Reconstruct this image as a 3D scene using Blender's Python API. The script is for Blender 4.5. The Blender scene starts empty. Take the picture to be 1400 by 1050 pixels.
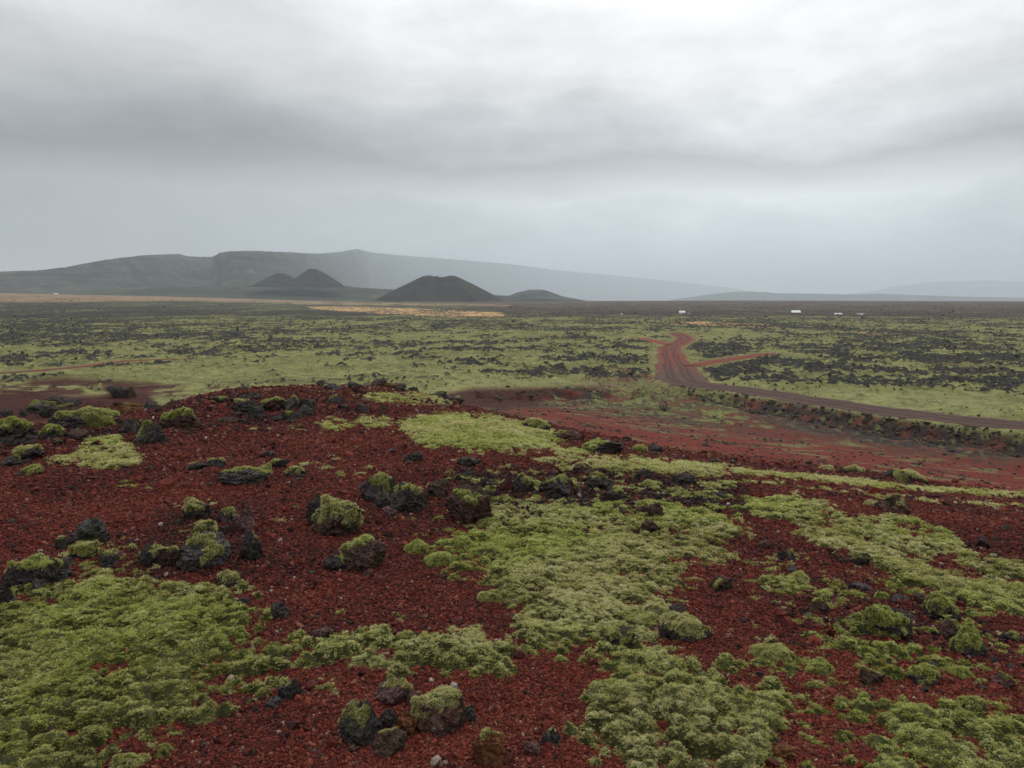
import bpy, bmesh, math, random
import numpy as np
from mathutils import Vector, Euler

R = math.radians
SC = bpy.context.scene
COL = SC.collection
rng = np.random.default_rng(7)
random.seed(7)

# ------------------------------------------------------------------ camera, sky, sun, exposure
H = 13.0                      # eye height above the lava plain (z = 0)
F = 1099.0                    # focal length in photograph pixels (1400 wide)
HOR = 412.0                   # horizon row of the photograph
PITCH = math.atan((525 - HOR) / F)
cam_d = bpy.data.cameras.new('camera')
cam_d.sensor_width = 36.0
cam_d.lens = F / 1400 * 36.0
cam_d.clip_start = 0.05
cam_d.clip_end = 90000
cam = bpy.data.objects.new('camera', cam_d)
cam.location = (0, 0, H)
cam.rotation_euler = (math.pi / 2 - PITCH, 0, 0)
COL.objects.link(cam)
SC.camera = cam

SUN_EL, SUN_AZ = 60.0, 14.0   # hazy sun behind the cloud, ahead and a little to the right
world = bpy.data.worlds.new('World')
SC.world = world
world.use_nodes = True


def nodes_of(nt):
    N, L = nt.nodes, nt.links

    def n(t, **kw):
        o = N.new(t)
        for k, v in kw.items():
            if k.startswith('i_'):
                key = k[2:]
                o.inputs[int(key) if key.isdigit() else key.replace('_', ' ')].default_value = v
            else:
                setattr(o, k, v)
        return o

    def val(x, sock):
        if isinstance(x, (int, float)):
            sock.default_value = x
        elif isinstance(x, (tuple, list)):
            sock.default_value = x if len(x) == len(sock.default_value) else (*x, 1.0)
        else:
            L.new(x, sock)

    def math_(op, a, b=0.0, c=None, clamp=False):
        m = n('ShaderNodeMath', operation=op, use_clamp=clamp)
        val(a, m.inputs[0]); val(b, m.inputs[1])
        if c is not None:
            val(c, m.inputs[2])
        return m.outputs[0]

    def mix(f, a, b, blend='MIX'):
        m = n('ShaderNodeMix', data_type='RGBA', blend_type=blend)
        m.clamp_factor = True
        val(f, m.inputs[0]); val(a, m.inputs[6]); val(b, m.inputs[7])
        return m.outputs[2]

    def noise(scale, detail=4, rough=.55, vec=None, dim='3D'):
        m = n('ShaderNodeTexNoise', noise_dimensions=dim)
        m.inputs['Scale'].default_value = scale
        m.inputs['Detail'].default_value = detail
        m.inputs['Roughness'].default_value = rough
        if vec is not None:
            L.new(vec, m.inputs['Vector'])
        return m.outputs[0]

    def maprange(x, a, b, c=0.0, d=1.0, smooth=True):
        m = n('ShaderNodeMapRange', interpolation_type='SMOOTHSTEP' if smooth else 'LINEAR')
        val(x, m.inputs[0])
        for i, q in enumerate((a, b, c, d)):
            val(q, m.inputs[1 + i])
        return m.outputs[0]

    def ramp(x, stops, interp='EASE'):
        m = n('ShaderNodeValToRGB')
        m.color_ramp.interpolation = interp
        e = m.color_ramp.elements
        while len(e) < len(stops):
            e.new(0.5)
        for i, (p, c) in enumerate(stops):
            e[i].position = p
            e[i].color = (*c, 1.0) if len(c) == 3 else c
        L.new(x, m.inputs[0])
        return m.outputs[0]
    n.val, n.math, n.mix, n.noise, n.maprange, n.ramp, n.L = val, math_, mix, noise, maprange, ramp, L
    return n


def build_world():
    nt = world.node_tree
    nt.nodes.clear()
    n = nodes_of(nt)
    L = nt.links
    tc = n('ShaderNodeTexCoord')
    sep = n('ShaderNodeSeparateXYZ')
    L.new(tc.outputs['Generated'], sep.inputs[0])
    x, y, z = sep.outputs
    az = n.math('ARCTAN2', x, y)                                     # 0 ahead, + to the right
    el = n.math('ARCSINE', n.math('MINIMUM', n.math('MAXIMUM', z, -1.0), 1.0))
    # stratus: long streaks, stretched along the horizon
    cv = n('ShaderNodeCombineXYZ')
    L.new(n.math('MULTIPLY', az, 1.5), cv.inputs[0])
    L.new(n.math('MULTIPLY', el, 7.0), cv.inputs[1])
    streak = n.noise(1.6, 9, .6, cv.outputs[0])
    cv2 = n('ShaderNodeCombineXYZ')
    L.new(n.math('MULTIPLY', az, 2.3), cv2.inputs[0])
    L.new(n.math('MULTIPLY', el, 4.2), cv2.inputs[1])
    cv2.inputs[2].default_value = 3.7
    blot = n.noise(1.9, 7, .55, cv2.outputs[0])
    cv3 = n('ShaderNodeCombineXYZ')
    L.new(n.math('MULTIPLY_ADD', streak, .9, n.math('MULTIPLY', az, 3.4)), cv3.inputs[0])
    L.new(n.math('MULTIPLY_ADD', blot, 1.2, n.math('MULTIPLY', el, 13.0)), cv3.inputs[1])
    cv3.inputs[2].default_value = 9.1
    wisp = n.noise(1.7, 9, .58, cv3.outputs[0])
    # wavy, ragged cloud base
    e2 = n.math('ADD', el, n.math('MULTIPLY', n.math('SUBTRACT', streak, .5), .05))
    e2 = n.math('ADD', e2, n.math('MULTIPLY', n.math('SUBTRACT', blot, .5), .08))
    e2 = n.math('ADD', e2, n.math('MULTIPLY', n.math('SUBTRACT', wisp, .5), .035))
    t = n.math('DIVIDE', e2, 1.5708, clamp=True)
    d = 90.0
    stops = [(0 / d, (.44, .49, .52)), (2.5 / d, (.45, .495, .52)), (5 / d, (.50, .54, .56)), (7.0 / d, (.60, .632, .65)),
             (9.4 / d, (.375, .39, .40)), (12 / d, (.58, .592, .60)), (15 / d, (.86, .865, .87)),
             (20 / d, (1.20, 1.20, 1.20)), (30 / d, (1.25, 1.25, 1.25)), (90 / d, (1.35, 1.35, 1.35))]
    base = n.ramp(t, stops, 'LINEAR')
    # brighter where the sun stands behind the cloud, dimmer to the left
    lobe = n.math('COSINE', n.math('SUBTRACT', az, R(17.0)))
    lobe = n.math('POWER', n.math('MAXIMUM', lobe, 0.0), 8.0)
    low = n.maprange(el, R(2), R(20), 1.0, .30)
    k = n.math('MULTIPLY_ADD', n.math('MULTIPLY', lobe, low), 1.0, .72)
    k2 = n.math('MULTIPLY_ADD', n.math('SUBTRACT', blot, .5), .55, 1.0)
    k3 = n.math('MULTIPLY_ADD', n.math('SUBTRACT', wisp, .5), .24, 1.0)
    kk = n.math('MULTIPLY', n.math('MULTIPLY', k, k2), k3)
    vm = n('ShaderNodeVectorMath', operation='SCALE')
    L.new(base, vm.inputs[0]); L.new(kk, vm.inputs['Scale'])
    bg = n('ShaderNodeBackground'); L.new(vm.outputs[0], bg.inputs[0]); bg.inputs[1].default_value = 1.0
    sky = n('ShaderNodeTexSky', sky_type='NISHITA')
    sky.sun_disc = False
    sky.sun_elevation = R(SUN_EL)
    sky.sun_rotation = R(SUN_AZ)
    bs = n('ShaderNodeBackground'); L.new(sky.outputs[0], bs.inputs[0]); bs.inputs[1].default_value = .07
    ms = n('ShaderNodeMixShader'); ms.inputs[0].default_value = .93
    L.new(bs.outputs[0], ms.inputs[1]); L.new(bg.outputs[0], ms.inputs[2])
    out = n('ShaderNodeOutputWorld'); L.new(ms.outputs[0], out.inputs[0])


build_world()
sun_d = bpy.data.lights.new('sun', 'SUN')
sun_d.energy = 1.35
sun_d.angle = R(24)
sun_d.color = (1.0, .965, .91)
sun = bpy.data.objects.new('sun', sun_d)
sun.rotation_euler = (R(90 - SUN_EL), 0, R(180 - SUN_AZ))
sun.location = (20, 60, 120)
COL.objects.link(sun)

vs = SC.view_settings
vs.view_transform = 'Standard'; vs.look = 'None'; vs.exposure = 0.0; vs.gamma = 1.0
vs.use_curve_mapping = False
SC.render.engine = 'CYCLES'
cy = SC.cycles
cy.max_bounces = 5; cy.diffuse_bounces = 2; cy.glossy_bounces = 1; cy.transmission_bounces = 1
cy.volume_bounces = 2; cy.transparent_max_bounces = 4
cy.use_denoising = True
cy.denoising_input_passes = 'RGB_ALBEDO_NORMAL'
cy.denoising_prefilter = 'ACCURATE'
cy.sample_clamp_indirect = 4.0
world.cycles.sampling_method = 'AUTOMATIC'


# ------------------------------------------------------------------ helpers: tags, meshes, noise
def tag(o, label=None, cat=None, group=None, kind=None):
    if label: o['label'] = label
    if cat: o['category'] = cat
    if group: o['group'] = group
    if kind: o['kind'] = kind
    return o


def empty(name, loc, rz=0.0):
    o = bpy.data.objects.new(name, None)
    o.empty_display_size = .2
    o.location = loc
    o.rotation_euler = (0, 0, rz)
    COL.objects.link(o)
    return o


def mesh_np(name, V, Fq, mat=None, smooth=True, attrs=None, parent=None, link=True):
    """V (n,3); Fq (m,3|4) -> one mesh object."""
    me = bpy.data.meshes.new(name)
    V = np.asarray(V, np.float32); Fq = np.asarray(Fq, np.int32)
    m, k = Fq.shape if len(Fq) else (0, 3)
    me.vertices.add(len(V)); me.vertices.foreach_set('co', V.ravel())
    if m:
        me.loops.add(m * k); me.loops.foreach_set('vertex_index', Fq.ravel())
        me.polygons.add(m)
        me.polygons.foreach_set('loop_start', np.arange(0, m * k, k, dtype=np.int32))
        me.polygons.foreach_set('loop_total', np.full(m, k, np.int32))
        me.polygons.foreach_set('use_smooth', np.full(m, smooth, bool))
    for key, (typ, arr) in (attrs or {}).items():
        a = me.attributes.new(key, typ, 'POINT')
        arr = np.asarray(arr, np.float32)
        if typ == 'FLOAT_COLOR':
            a.data.foreach_set('color', arr.ravel())
        elif typ == 'FLOAT_VECTOR':
            a.data.foreach_set('vector', arr.ravel())
        elif typ == 'INT':
            a.data.foreach_set('value', arr.astype(np.int32).ravel())
        else:
            a.data.foreach_set('value', arr.ravel())
    me.update(calc_edges=True)
    if mat: me.materials.append(mat)
    if not link:
        return me
    o = bpy.data.objects.new(name, me)
    COL.objects.link(o)
    if parent: o.parent = parent
    return o


def _h(ix, iy, iz, seed):
    h = (ix.astype(np.int64) * 374761393 + iy.astype(np.int64) * 668265263 + iz.astype(np.int64) * 2147483647 + seed * 974634777) & 0xffffffff
    h = ((h ^ (h >> 13)) * 1274126177) & 0xffffffff
    h = ((h ^ (h >> 16)) * 2246822519) & 0xffffffff
    return ((h ^ (h >> 15)) & 0xffffff) / float(0x1000000)


_Z0 = np.zeros(1, np.int64)


def gn2(x, y, seed=0):
    """gradient noise, about -1..1"""
    x0 = np.floor(x); y0 = np.floor(y); fx = x - x0; fy = y - y0
    ux = fx * fx * fx * (fx * (fx * 6 - 15) + 10); uy = fy * fy * fy * (fy * (fy * 6 - 15) + 10)
    ix = x0.astype(np.int64); iy = y0.astype(np.int64)

    def g(dx, dy):
        a = _h(ix + dx, iy + dy, _Z0, seed) * 6.2831853
        return np.cos(a) * (fx - dx) + np.sin(a) * (fy - dy)
    a = g(0, 0) * (1 - ux) + g(1, 0) * ux
    b = g(0, 1) * (1 - ux) + g(1, 1) * ux
    return (a * (1 - uy) + b * uy) * 1.45


def fbm(x, y, octv=4, seed=0, gain=.5, lac=2.03):
    s = np.zeros(np.shape(x)); a = 1.0; f = 1.0; tot = 0
    for i in range(octv):
        s += a * gn2(x * f + i * 17.3, y * f - i * 9.1, seed + i); tot += a
        a *= gain; f *= lac
    return s / tot


def worley(x, y, seed=0):
    """F1 distance (0..~1) to jittered points"""
    ix = np.floor(x).astype(np.int64); iy = np.floor(y).astype(np.int64)
    best = np.full(np.shape(x), 9.0)
    for dx in (-1, 0, 1):
        for dy in (-1, 0, 1):
            px = ix + dx + _h(ix + dx, iy + dy, _Z0, seed)
            py = iy + dy + _h(ix + dx, iy + dy, _Z0, seed + 31)
            best = np.minimum(best, (px - x) ** 2 + (py - y) ** 2)
    return np.sqrt(best)


def gn3(p, seed=0):
    p0 = np.floor(p); f = p - p0
    u = f * f * (3 - 2 * f)
    i = p0.astype(np.int64)
    out = 0
    for dx in (0, 1):
        for dy in (0, 1):
            for dz in (0, 1):
                v = _h(i[:, 0] + dx, i[:, 1] + dy, i[:, 2] + dz, seed)
                w = (u[:, 0] if dx else 1 - u[:, 0]) * (u[:, 1] if dy else 1 - u[:, 1]) * (u[:, 2] if dz else 1 - u[:, 2])
                out = out + v * w
    return out * 2 - 1


def fbm3(p, octv=3, seed=0, gain=.5):
    s = 0; a = 1.0; f = 1.0; t = 0
    for k in range(octv):
        s = s + a * gn3(p * f + k * 7.7, seed + k); t += a; a *= gain; f *= 2.07
    return s / t


def worley3(p, seed=0):
    i = np.floor(p).astype(np.int64); best = np.full(len(p), 9.0)
    for dx in (-1, 0, 1):
        for dy in (-1, 0, 1):
            for dz in (-1, 0, 1):
                c = [i[:, 0] + dx, i[:, 1] + dy, i[:, 2] + dz]
                d = sum((c[k] + _h(c[0], c[1], c[2], seed + 11 * k) - p[:, k]) ** 2 for k in range(3))
                best = np.minimum(best, d)
    return np.sqrt(best)


def sstep(a, b, x):
    t = np.clip((x - a) / (b - a), 0, 1)
    return t * t * (3 - 2 * t)


# ------------------------------------------------------------------ surveying: photograph pixel <-> place
CP, SP = math.cos(PITCH), math.sin(PITCH)


def project(x, y, z):
    """world -> photograph pixel (used once, to lay the terrain's patches out)"""
    dz = z - H
    yc = y * SP + dz * CP
    zc = y * CP - dz * SP
    zc = np.where(zc < .05, np.nan, zc)
    return 700 + F * x / zc, 525 - F * yc / zc


def ray(px, py):
    cx = (px - 700) / F; cyy = (525 - py) / F
    return np.array([cx, CP + cyy * SP, -SP + cyy * CP])


def at_depth(px, py, D):
    d = ray(px, py)
    return d * (D / d[1]) + np.array([0, 0, H])


# hill profile: for several bearings, (forward distance, drop below the eye)
PROFILE = {
    -50: [(0.5, 1.72), (3, 1.76), (6, 1.82), (12, 2.0), (18, 3.6), (40, 9), (70, 12.4), (90, 13)],
    -32.5: [(0.5, 1.72), (3, 1.78), (6, 1.86), (13.5, 2.03), (20, 3.9), (40, 9), (70, 12.5), (88, 13)],
    -20: [(0.5, 1.72), (3, 1.78), (6, 1.86), (17, 2.13), (23, 2.46), (27, 3.0), (41, 7.5), (70, 12), (100, 13)],
    -9: [(0.5, 1.72), (3, 1.78), (7, 1.92), (13, 2.08), (17, 2.22), (26, 2.66), (30, 3.02), (46, 7.0), (80, 12.3), (108, 13)],
    1: [(0.5, 1.72), (3, 1.78), (7, 1.98), (13.5, 2.15), (20, 3.08), (35, 5.1), (60, 8.2), (90, 11.6), (105, 13)],
    12: [(0.5, 1.72), (3, 1.80), (6, 2.0), (11, 2.24), (16, 3.2), (25, 4.75), (40, 7.2), (60, 10), (80, 12.2), (95, 13)],
    25: [(0.5, 1.72), (3, 1.84), (6, 2.06), (9, 2.28), (15, 3.4), (25, 5.35), (40, 8.2), (58, 11.2), (72, 13.1), (82, 13)],
    32.5: [(0.5, 1.72), (3, 1.85), (5, 2.02), (8, 2.26), (15, 3.85), (25, 6.0), (40, 9.2), (56, 12.2), (64, 13.2), (75, 13)],
    50: [(0.5, 1.72), (3, 1.9), (5, 2.1), (8, 2.5), (15, 4.3), (25, 6.8), (40, 10.2), (56, 13.2), (64, 13.2), (75, 13)],
}
LR = np.linspace(math.log(.4), math.log(200), 260)
AZG = np.arange(-60, 61, 1.0)


def _table():
    keys = sorted(PROFILE)
    cols = []
    for k in keys:
        D = np.array([p[0] for p in PROFILE[k]]); dr = np.array([p[1] for p in PROFILE[k]])
        r = D / math.cos(R(max(-40, min(40, k))))
        cols.append(np.interp(np.exp(LR), r, dr))
    cols = np.array(cols)
    T = np.array([[np.interp(a, keys, cols[:, j]) for j in range(len(LR))] for a in np.clip(AZG, -50, 50)])

    def sm(T, s, ax):
        kk = np.arange(-int(3 * s), int(3 * s) + 1); w = np.exp(-.5 * (kk / s) ** 2); w /= w.sum()
        P = np.pad(T, [(len(kk) // 2,) * 2 if i == ax else (0, 0) for i in range(2)], mode='edge')
        return np.apply_along_axis(lambda v: np.convolve(v, w, 'valid'), ax, P)
    return sm(sm(T, 2.2, 0), 2.0, 1)


TAB = _table()


def drop_of(az, r):
    a = np.clip(az + 60, 0, 119.999); l = np.clip((np.log(np.maximum(r, .41)) - LR[0]) / (LR[1] - LR[0]), 0, len(LR) - 1.001)
    ia = a.astype(int); il = l.astype(int); fa = a - ia; fl = l - il
    return (TAB[ia, il] * (1 - fa) * (1 - fl) + TAB[ia + 1, il] * fa * (1 - fl) + TAB[ia, il + 1] * (1 - fa) * fl + TAB[ia + 1, il + 1] * fa * fl)


def px_path(pts, drop):
    out = []
    for p in pts:
        px, py = p[0], p[1]
        dd = p[2] if len(p) > 2 else drop
        D = dd * F / (py - HOR)
        d = ray(px, py); out.append((d[0] / d[1] * D, D, H - dd))
    return np.array(out)


def smooth_path(P, n=60):
    # Catmull-Rom
    P = np.vstack([2 * P[0] - P[1], P, 2 * P[-1] - P[-2]])
    out = []
    seg = max(2, n // (len(P) - 3))
    for i in range(1, len(P) - 2):
        for t in np.linspace(0, 1, seg, endpoint=False):
            a, b, c, d = P[i - 1:i + 3]
            out.append(.5 * ((2 * b) + (c - a) * t + (2 * a - 5 * b + 4 * c - d) * t * t + (3 * b - a - 3 * c + d) * t ** 3))
    out.append(P[-2])
    return np.array(out)


ROAD = smooth_path(px_path([(1660, 606, 11.5), (1500, 592, 11.5), (1400, 583, 11.5), (1300, 573, 11.5), (1200, 561, 11.6), (1100, 546, 11.7), (1050, 538, 11.8),
                            (1000, 531, 11.9), (960, 527, 12.0), (934, 520, 12.1), (926, 505, 12.4), (920, 492, 12.6), (916, 481, 12.8), (917, 474, 12.9),
                            (930, 468, 13.0), (937, 463.5, 13.0), (932, 458.5, 12.9), (924, 455, 12.9)], 12), 140)
BRANCH = smooth_path(px_path([(946, 500, 12.4), (975, 494.5, 12.6), (1005, 490, 12.7), (1042, 484.5, 12.8), (1060, 482.5, 12.9)], 12.6), 30)
SPUR = smooth_path(px_path([(914, 470.5, 12.9), (900, 467.5, 12.9), (886, 464.0, 12.9), (872, 461.5, 12.9)], 12.9), 24)
TRACK = smooth_path(px_path([(-160, 520, 13), (-60, 514, 13), (0, 510, 13), (60, 506, 13), (120, 500, 13), (160, 494.5, 13), (200, 492, 13), (245, 491, 13)], 13), 50)
PATHS = [(ROAD, 3.2, 3.0), (BRANCH, 2.4, 2.6), (SPUR, 2.5, 2.6), (TRACK, 1.5, 2.4)]


def path_dist(P, x, y):
    best = np.full(x.shape, 1e9); zz = np.zeros(x.shape)
    for i in range(len(P) - 1):
        a, b = P[i], P[i + 1]
        ab = b[:2] - a[:2]; l2 = ab @ ab + 1e-9
        t = np.clip(((x - a[0]) * ab[0] + (y - a[1]) * ab[1]) / l2, 0, 1)
        d = np.hypot(x - a[0] - t * ab[0], y - a[1] - t * ab[1])
        m = d < best
        best = np.where(m, d, best); zz = np.where(m, a[2] + t * (b[2] - a[2]), zz)
    return best, zz


def far_rise(az, r):
    A = np.interp(az, [-45, -32, -22, -14, 0, 8, 15, 25, 33, 45], [46, 42, 30, 15, 14, 15, 16.5, 14.5, 12.5, 12])
    return A * sstep(650, 3600, r)


# ------------------------------------------------------------------ moss patches and colour zones, traced on the photograph
MOSS = [  # (polygon in photograph pixels, strength, edge noise px)
    ([(-120, 815), (0, 822), (60, 812), (110, 790), (150, 772), (195, 783), (240, 800), (245, 828), (300, 822), (345, 838), (345, 880), (300, 905), (268, 925),
      (300, 945), (290, 968), (245, 985), (205, 1008), (150, 1020), (115, 1060), (-120, 1080)], 1.0, 26),
    ([(300, 890), (350, 884), (400, 872), (470, 878), (540, 868), (600, 862), (650, 852), (700, 880), (705, 915), (690, 938), (640, 930), (570, 938), (500, 930),
      (440, 932), (390, 925), (340, 938), (300, 930)], .8, 30),
    ([(600, 745), (640, 722), (700, 705), (760, 695), (830, 698), (880, 715), (930, 750), (938, 785), (905, 805), (885, 830), (912, 860), (905, 875), (940, 902),
      (965, 918), (990, 912), (1010, 935), (1062, 932), (1085, 965), (1060, 1000), (1075, 1080), (830, 1080), (862, 1030), (800, 1000), (785, 965), (815, 935),
      (840, 926), (800, 905), (760, 884), (715, 870), (690, 835), (680, 795), (640, 772)], 1.0, 24),
    ([(878, 694), (950, 690), (1003, 718), (1012, 742), (965, 782), (905, 765)], .85, 20),
    ([(545, 580), (600, 570), (680, 573), (742, 588), (768, 602), (725, 617), (640, 613), (575, 606)], 1.0, 10),
    ([(755, 610), (830, 624), (900, 631), (990, 640), (985, 650), (900, 648), (820, 646), (765, 642)], .9, 8),
    ([(985, 640), (1060, 648), (1150, 655), (1260, 668), (1420, 686), (1420, 693), (1280, 675), (1130, 661), (1010, 649)], .8, 6),
    ([(1000, 656), (1130, 668), (1280, 686), (1420, 703), (1420, 707), (1280, 691), (1120, 672), (1010, 660)], .5, 6),
    ([(1022, 688), (1085, 680), (1150, 698), (1250, 708), (1302, 730), (1315, 752), (1262, 762), (1200, 750), (1100, 722), (1030, 708)], .85, 14),
    ([(1085, 712), (1200, 752), (1290, 788), (1420, 850), (1420, 880), (1330, 838), (1262, 806), (1180, 764), (1090, 730)], .95, 12),
    ([(1300, 748), (1350, 765), (1420, 782), (1420, 805), (1350, 792), (1308, 765)], .8, 10),
    ([(1190, 1010), (1240, 968), (1300, 948), (1350, 975), (1420, 990), (1420, 1100), (1180, 1100)], .85, 26),
    ([(1020, 930), (1040, 870), (1085, 862), (1120, 880), (1130, 915), (1100, 945), (1060, 940)], .55, 26),
    ([(1100, 870), (1150, 850), (1190, 880), (1170, 930), (1110, 960)], .3, 30),
    ([(112, 596), (165, 600), (195, 625), (185, 640), (110, 642), (66, 634), (105, 618)], .7, 10),
    ([(430, 578), (500, 568), (545, 572), (530, 585), (450, 592)], .6, 9),
    ([(340, 585), (430, 578), (420, 590), (350, 592)], .2, 9),
    ([(400, 628), (470, 620), (500, 632), (560, 640), (480, 655), (410, 645)], .3, 12),
    ([(150, 655), (230, 660), (205, 675), (150, 675)], .3, 9),
    ([(540, 740), (590, 715), (640, 720), (650, 760), (600, 780), (550, 770)], .45, 20),
    ([(480, 540), (560, 535), (640, 548), (600, 556), (520, 552)], .6, 6),
    ([(530, 705), (600, 700), (640, 690), (600, 720), (540, 722)], .35, 14),
    ([(870, 765), (930, 760), (960, 790), (920, 810), (880, 800)], .2, 22),
    ([(1010, 770), (1150, 790), (1400, 880), (1420, 1000), (1300, 960), (1200, 990), (1100, 1080), (1070, 940)], .56, 40),
    ([(600, 640), (1000, 655), (1020, 700), (640, 705)], .48, 22),
]


def _beyond(P):
    return [(1720 if a >= 1420 else -440 if a <= -120 else a, 1330 if b >= 1060 else b) for a, b in P]


MOSS = [(_beyond(P), st, nw) for P, st, nw in MOSS]


def sdf_poly(P, x, y):
    """signed distance, + inside"""
    P = np.asarray(P, float); n = len(P)
    d2 = np.full(x.shape, 1e12); ins = np.zeros(x.shape, bool)
    for i in range(n):
        a, b = P[i], P[(i + 1) % n]
        e = b - a; wx = x - a[0]; wy = y - a[1]
        t = np.clip((wx * e[0] + wy * e[1]) / (e @ e), 0, 1)
        d2 = np.minimum(d2, (wx - e[0] * t) ** 2 + (wy - e[1] * t) ** 2)
        c = ((a[1] <= y) & (b[1] > y)) | ((b[1] <= y) & (a[1] > y))
        with np.errstate(divide='ignore', invalid='ignore'):
            xi = a[0] + (y - a[1]) / (b[1] - a[1]) * e[0]
        ins ^= c & (x < xi)
    d = np.sqrt(d2)
    return np.where(ins, d, -d)


def moss_field(x, y, zb):
    """0..1+ coverage of the near moss at ground points"""
    r = np.hypot(x, y)
    px, py = project(x, y, zb)
    ok = np.isfinite(px) & (r < 42) & (px > -900) & (px < 2400) & (py > 500) & (py < 1700)
    m = np.full(x.shape, -1.0)
    if not ok.any():
        return m
    X, Y, px, py, rr = x[ok], y[ok], px[ok], py[ok], r[ok]
    s = np.clip(rr / 5.0, .6, 3.0)
    nz = .55 * fbm(X / (.55), Y / (.55), 3, 3) + .6 * fbm(X / .17, Y / .17, 2, 9) + .35 * fbm(X / 1.8, Y / 1.8, 2, 5)
    nz2 = fbm(X / .30, Y / .30, 3, 21)
    nz3 = fbm(X / .075, Y / .075, 2, 23) * (1 - .6 * sstep(6, 14, rr))
    best = np.full(X.shape, -1.0)
    for P, st, nw in MOSS:
        P = np.asarray(P, float)
        if 3 < nw < 15: nw = nw * .55
        lo, hi = P.min(0) - 60, P.max(0) + 60
        q = (px > lo[0]) & (px < hi[0]) & (py > lo[1]) & (py < hi[1])
        if not q.any():
            continue
        sd = np.clip(sdf_poly(P, px[q], py[q]) / nw, -2.2, 1.0 if st > .9 else .7)
        v = sd * .50 + nz[q] * 1.30 + nz2[q] * .75 + nz3[q] * .85 + (st - .80) * 1.1 - .17
        best[q] = np.maximum(best[q], v)
    best = np.maximum(best, nz * .95 + nz2 * .8 + nz3 * .5 - .80)       # stray tufts anywhere
    m[ok] = best
    return m


def hill_noise(x, y, r):
    a = sstep(3, 14, r)
    z = .035 * fbm(x / .9, y / .9, 3, 51) + .012 * fbm(x / .22, y / .22, 2, 53)
    z = z + a * .13 * fbm(x / 4.2, y / 4.2, 3, 55) * (1 - .6 * sstep(30, 90, r))
    return z * sstep(.2, 2.0, r)


def lava_parts(x, y, r, az, plain):
    """rock mask and relief of the mossy lava field"""
    px = az
    big = fbm(x / 60, y / 90, 3, 71)
    n = .66 * fbm(x / 15, y / 19, 4, 73, gain=.6) + .5 * fbm(x / 4.2, y / 6.0, 4, 75, gain=.6) + .30 * fbm(x / 1.7, y / 2.6, 3, 77, gain=.6)
    bias = np.interp(r, [80, 125, 170, 240, 330, 520, 900], [-.12, -.15, -.09, -.04, -.01, .02, .05])
    right = sstep(9, 17, az) * sstep(118, 150, r) * (1 - sstep(250, 320, r))
    bias = bias + right * .17
    left = sstep(-14, -26, az) if False else np.clip((-az - 18) / 12, 0, 1) * sstep(170, 260, r) * .10
    rock = sstep(-.02, .14, n + bias + left + big * .38) * plain
    return rock, n


def terrain(x, y, want=False):
    r = np.hypot(x, y); az = np.degrees(np.arctan2(x, y))
    dr = drop_of(az, r)
    plain = sstep(12.2, 12.95, dr)
    z = H - dr + hill_noise(x, y, r) * (1 - plain)
    z = z + far_rise(az, r)
    fade = 1 - sstep(900, 2200, r) * .7
    rock = np.zeros(x.shape); rg = np.zeros(x.shape)
    q = (plain > 0) & (r > 55)
    if q.any():
        rk, n = lava_parts(x[q], y[q], r[q], az[q], plain[q])
        rk = rk * fade[q]
        f1 = np.abs(fbm(x[q] / 5.0, y[q] / 5.0, 4, 81, gain=.6))
        f2 = .5 - 1.6 * np.abs(fbm(x[q] / 2.6, y[q] / 2.6, 3, 83, gain=.6))
        zz = rk * (.12 + 1.5 * f1 + .6 * f2) + plain[q] * (.42 * fbm(x[q] / 3, y[q] / 3, 3, 85) + .5 * fbm(x[q] / 70, y[q] / 70, 2, 87) * sstep(110, 200, r[q]))
        # cave mouth in the lava field on the right and small hollows
        z[q] += zz; rock[q] = rk
    near = np.full(x.shape, 1e9)
    zr = np.zeros(x.shape)
    for P, hw, sh in PATHS:
        lo = P.min(0)[:2] - 14; hi = P.max(0)[:2] + 14
        b = (x > lo[0]) & (x < hi[0]) & (y > lo[1]) & (y < hi[1])
        if not b.any():
            continue
        d, zp = path_dist(P, x[b], y[b])
        w = 1 - sstep(hw + .1, hw + sh, d + .35 * gn2(x[b] / 1.2, y[b] / 1.2, 90))
        z[b] = z[b] * (1 - w) + (zp - .03) * w
        rock[b] = rock[b] * (1 - w)
        near[b] = np.minimum(near[b], d - hw)
    if want:
        return z, dict(r=r, az=az, drop=dr, plain=plain, rock=rock, near=near)
    return z


def ground_hit(px, py, rmax=160.0):
    """where the sight line through a photograph pixel meets the ground"""
    d = ray(px, py); d = d / np.hypot(d[0], d[1])
    t = np.exp(np.linspace(math.log(1.2), math.log(rmax), 1500))
    X, Y, Z = d[0] * t, d[1] * t, H + d[2] * t
    g = terrain(X, Y)
    k = np.argmax(Z < g)
    if not (Z < g).any():
        k = len(t) - 1
    return np.array([X[k], Y[k], g[k]])


# ------------------------------------------------------------------ materials
def new_mat(name):
    m = bpy.data.materials.new(name)
    m.use_nodes = True
    nt = m.node_tree
    nt.nodes.clear()
    n = nodes_of(nt)
    out = n('ShaderNodeOutputMaterial')
    bs = n('ShaderNodeBsdfPrincipled')
    nt.links.new(bs.outputs[0], out.inputs[0])
    bs.inputs['Specular IOR Level'].default_value = .10
    return m, n, bs, nt.links


def attr(n, name, typ='GEOMETRY'):
    a = n('ShaderNodeAttribute', attribute_name=name, attribute_type=typ)
    return a


def bump(n, L, bs, h, strength, dist):
    b = n('ShaderNodeBump')
    b.inputs['Strength'].default_value = strength
    b.inputs['Distance'].default_value = dist
    L.new(h, b.inputs['Height'])
    L.new(b.outputs[0], bs.inputs['Normal'])


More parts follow.
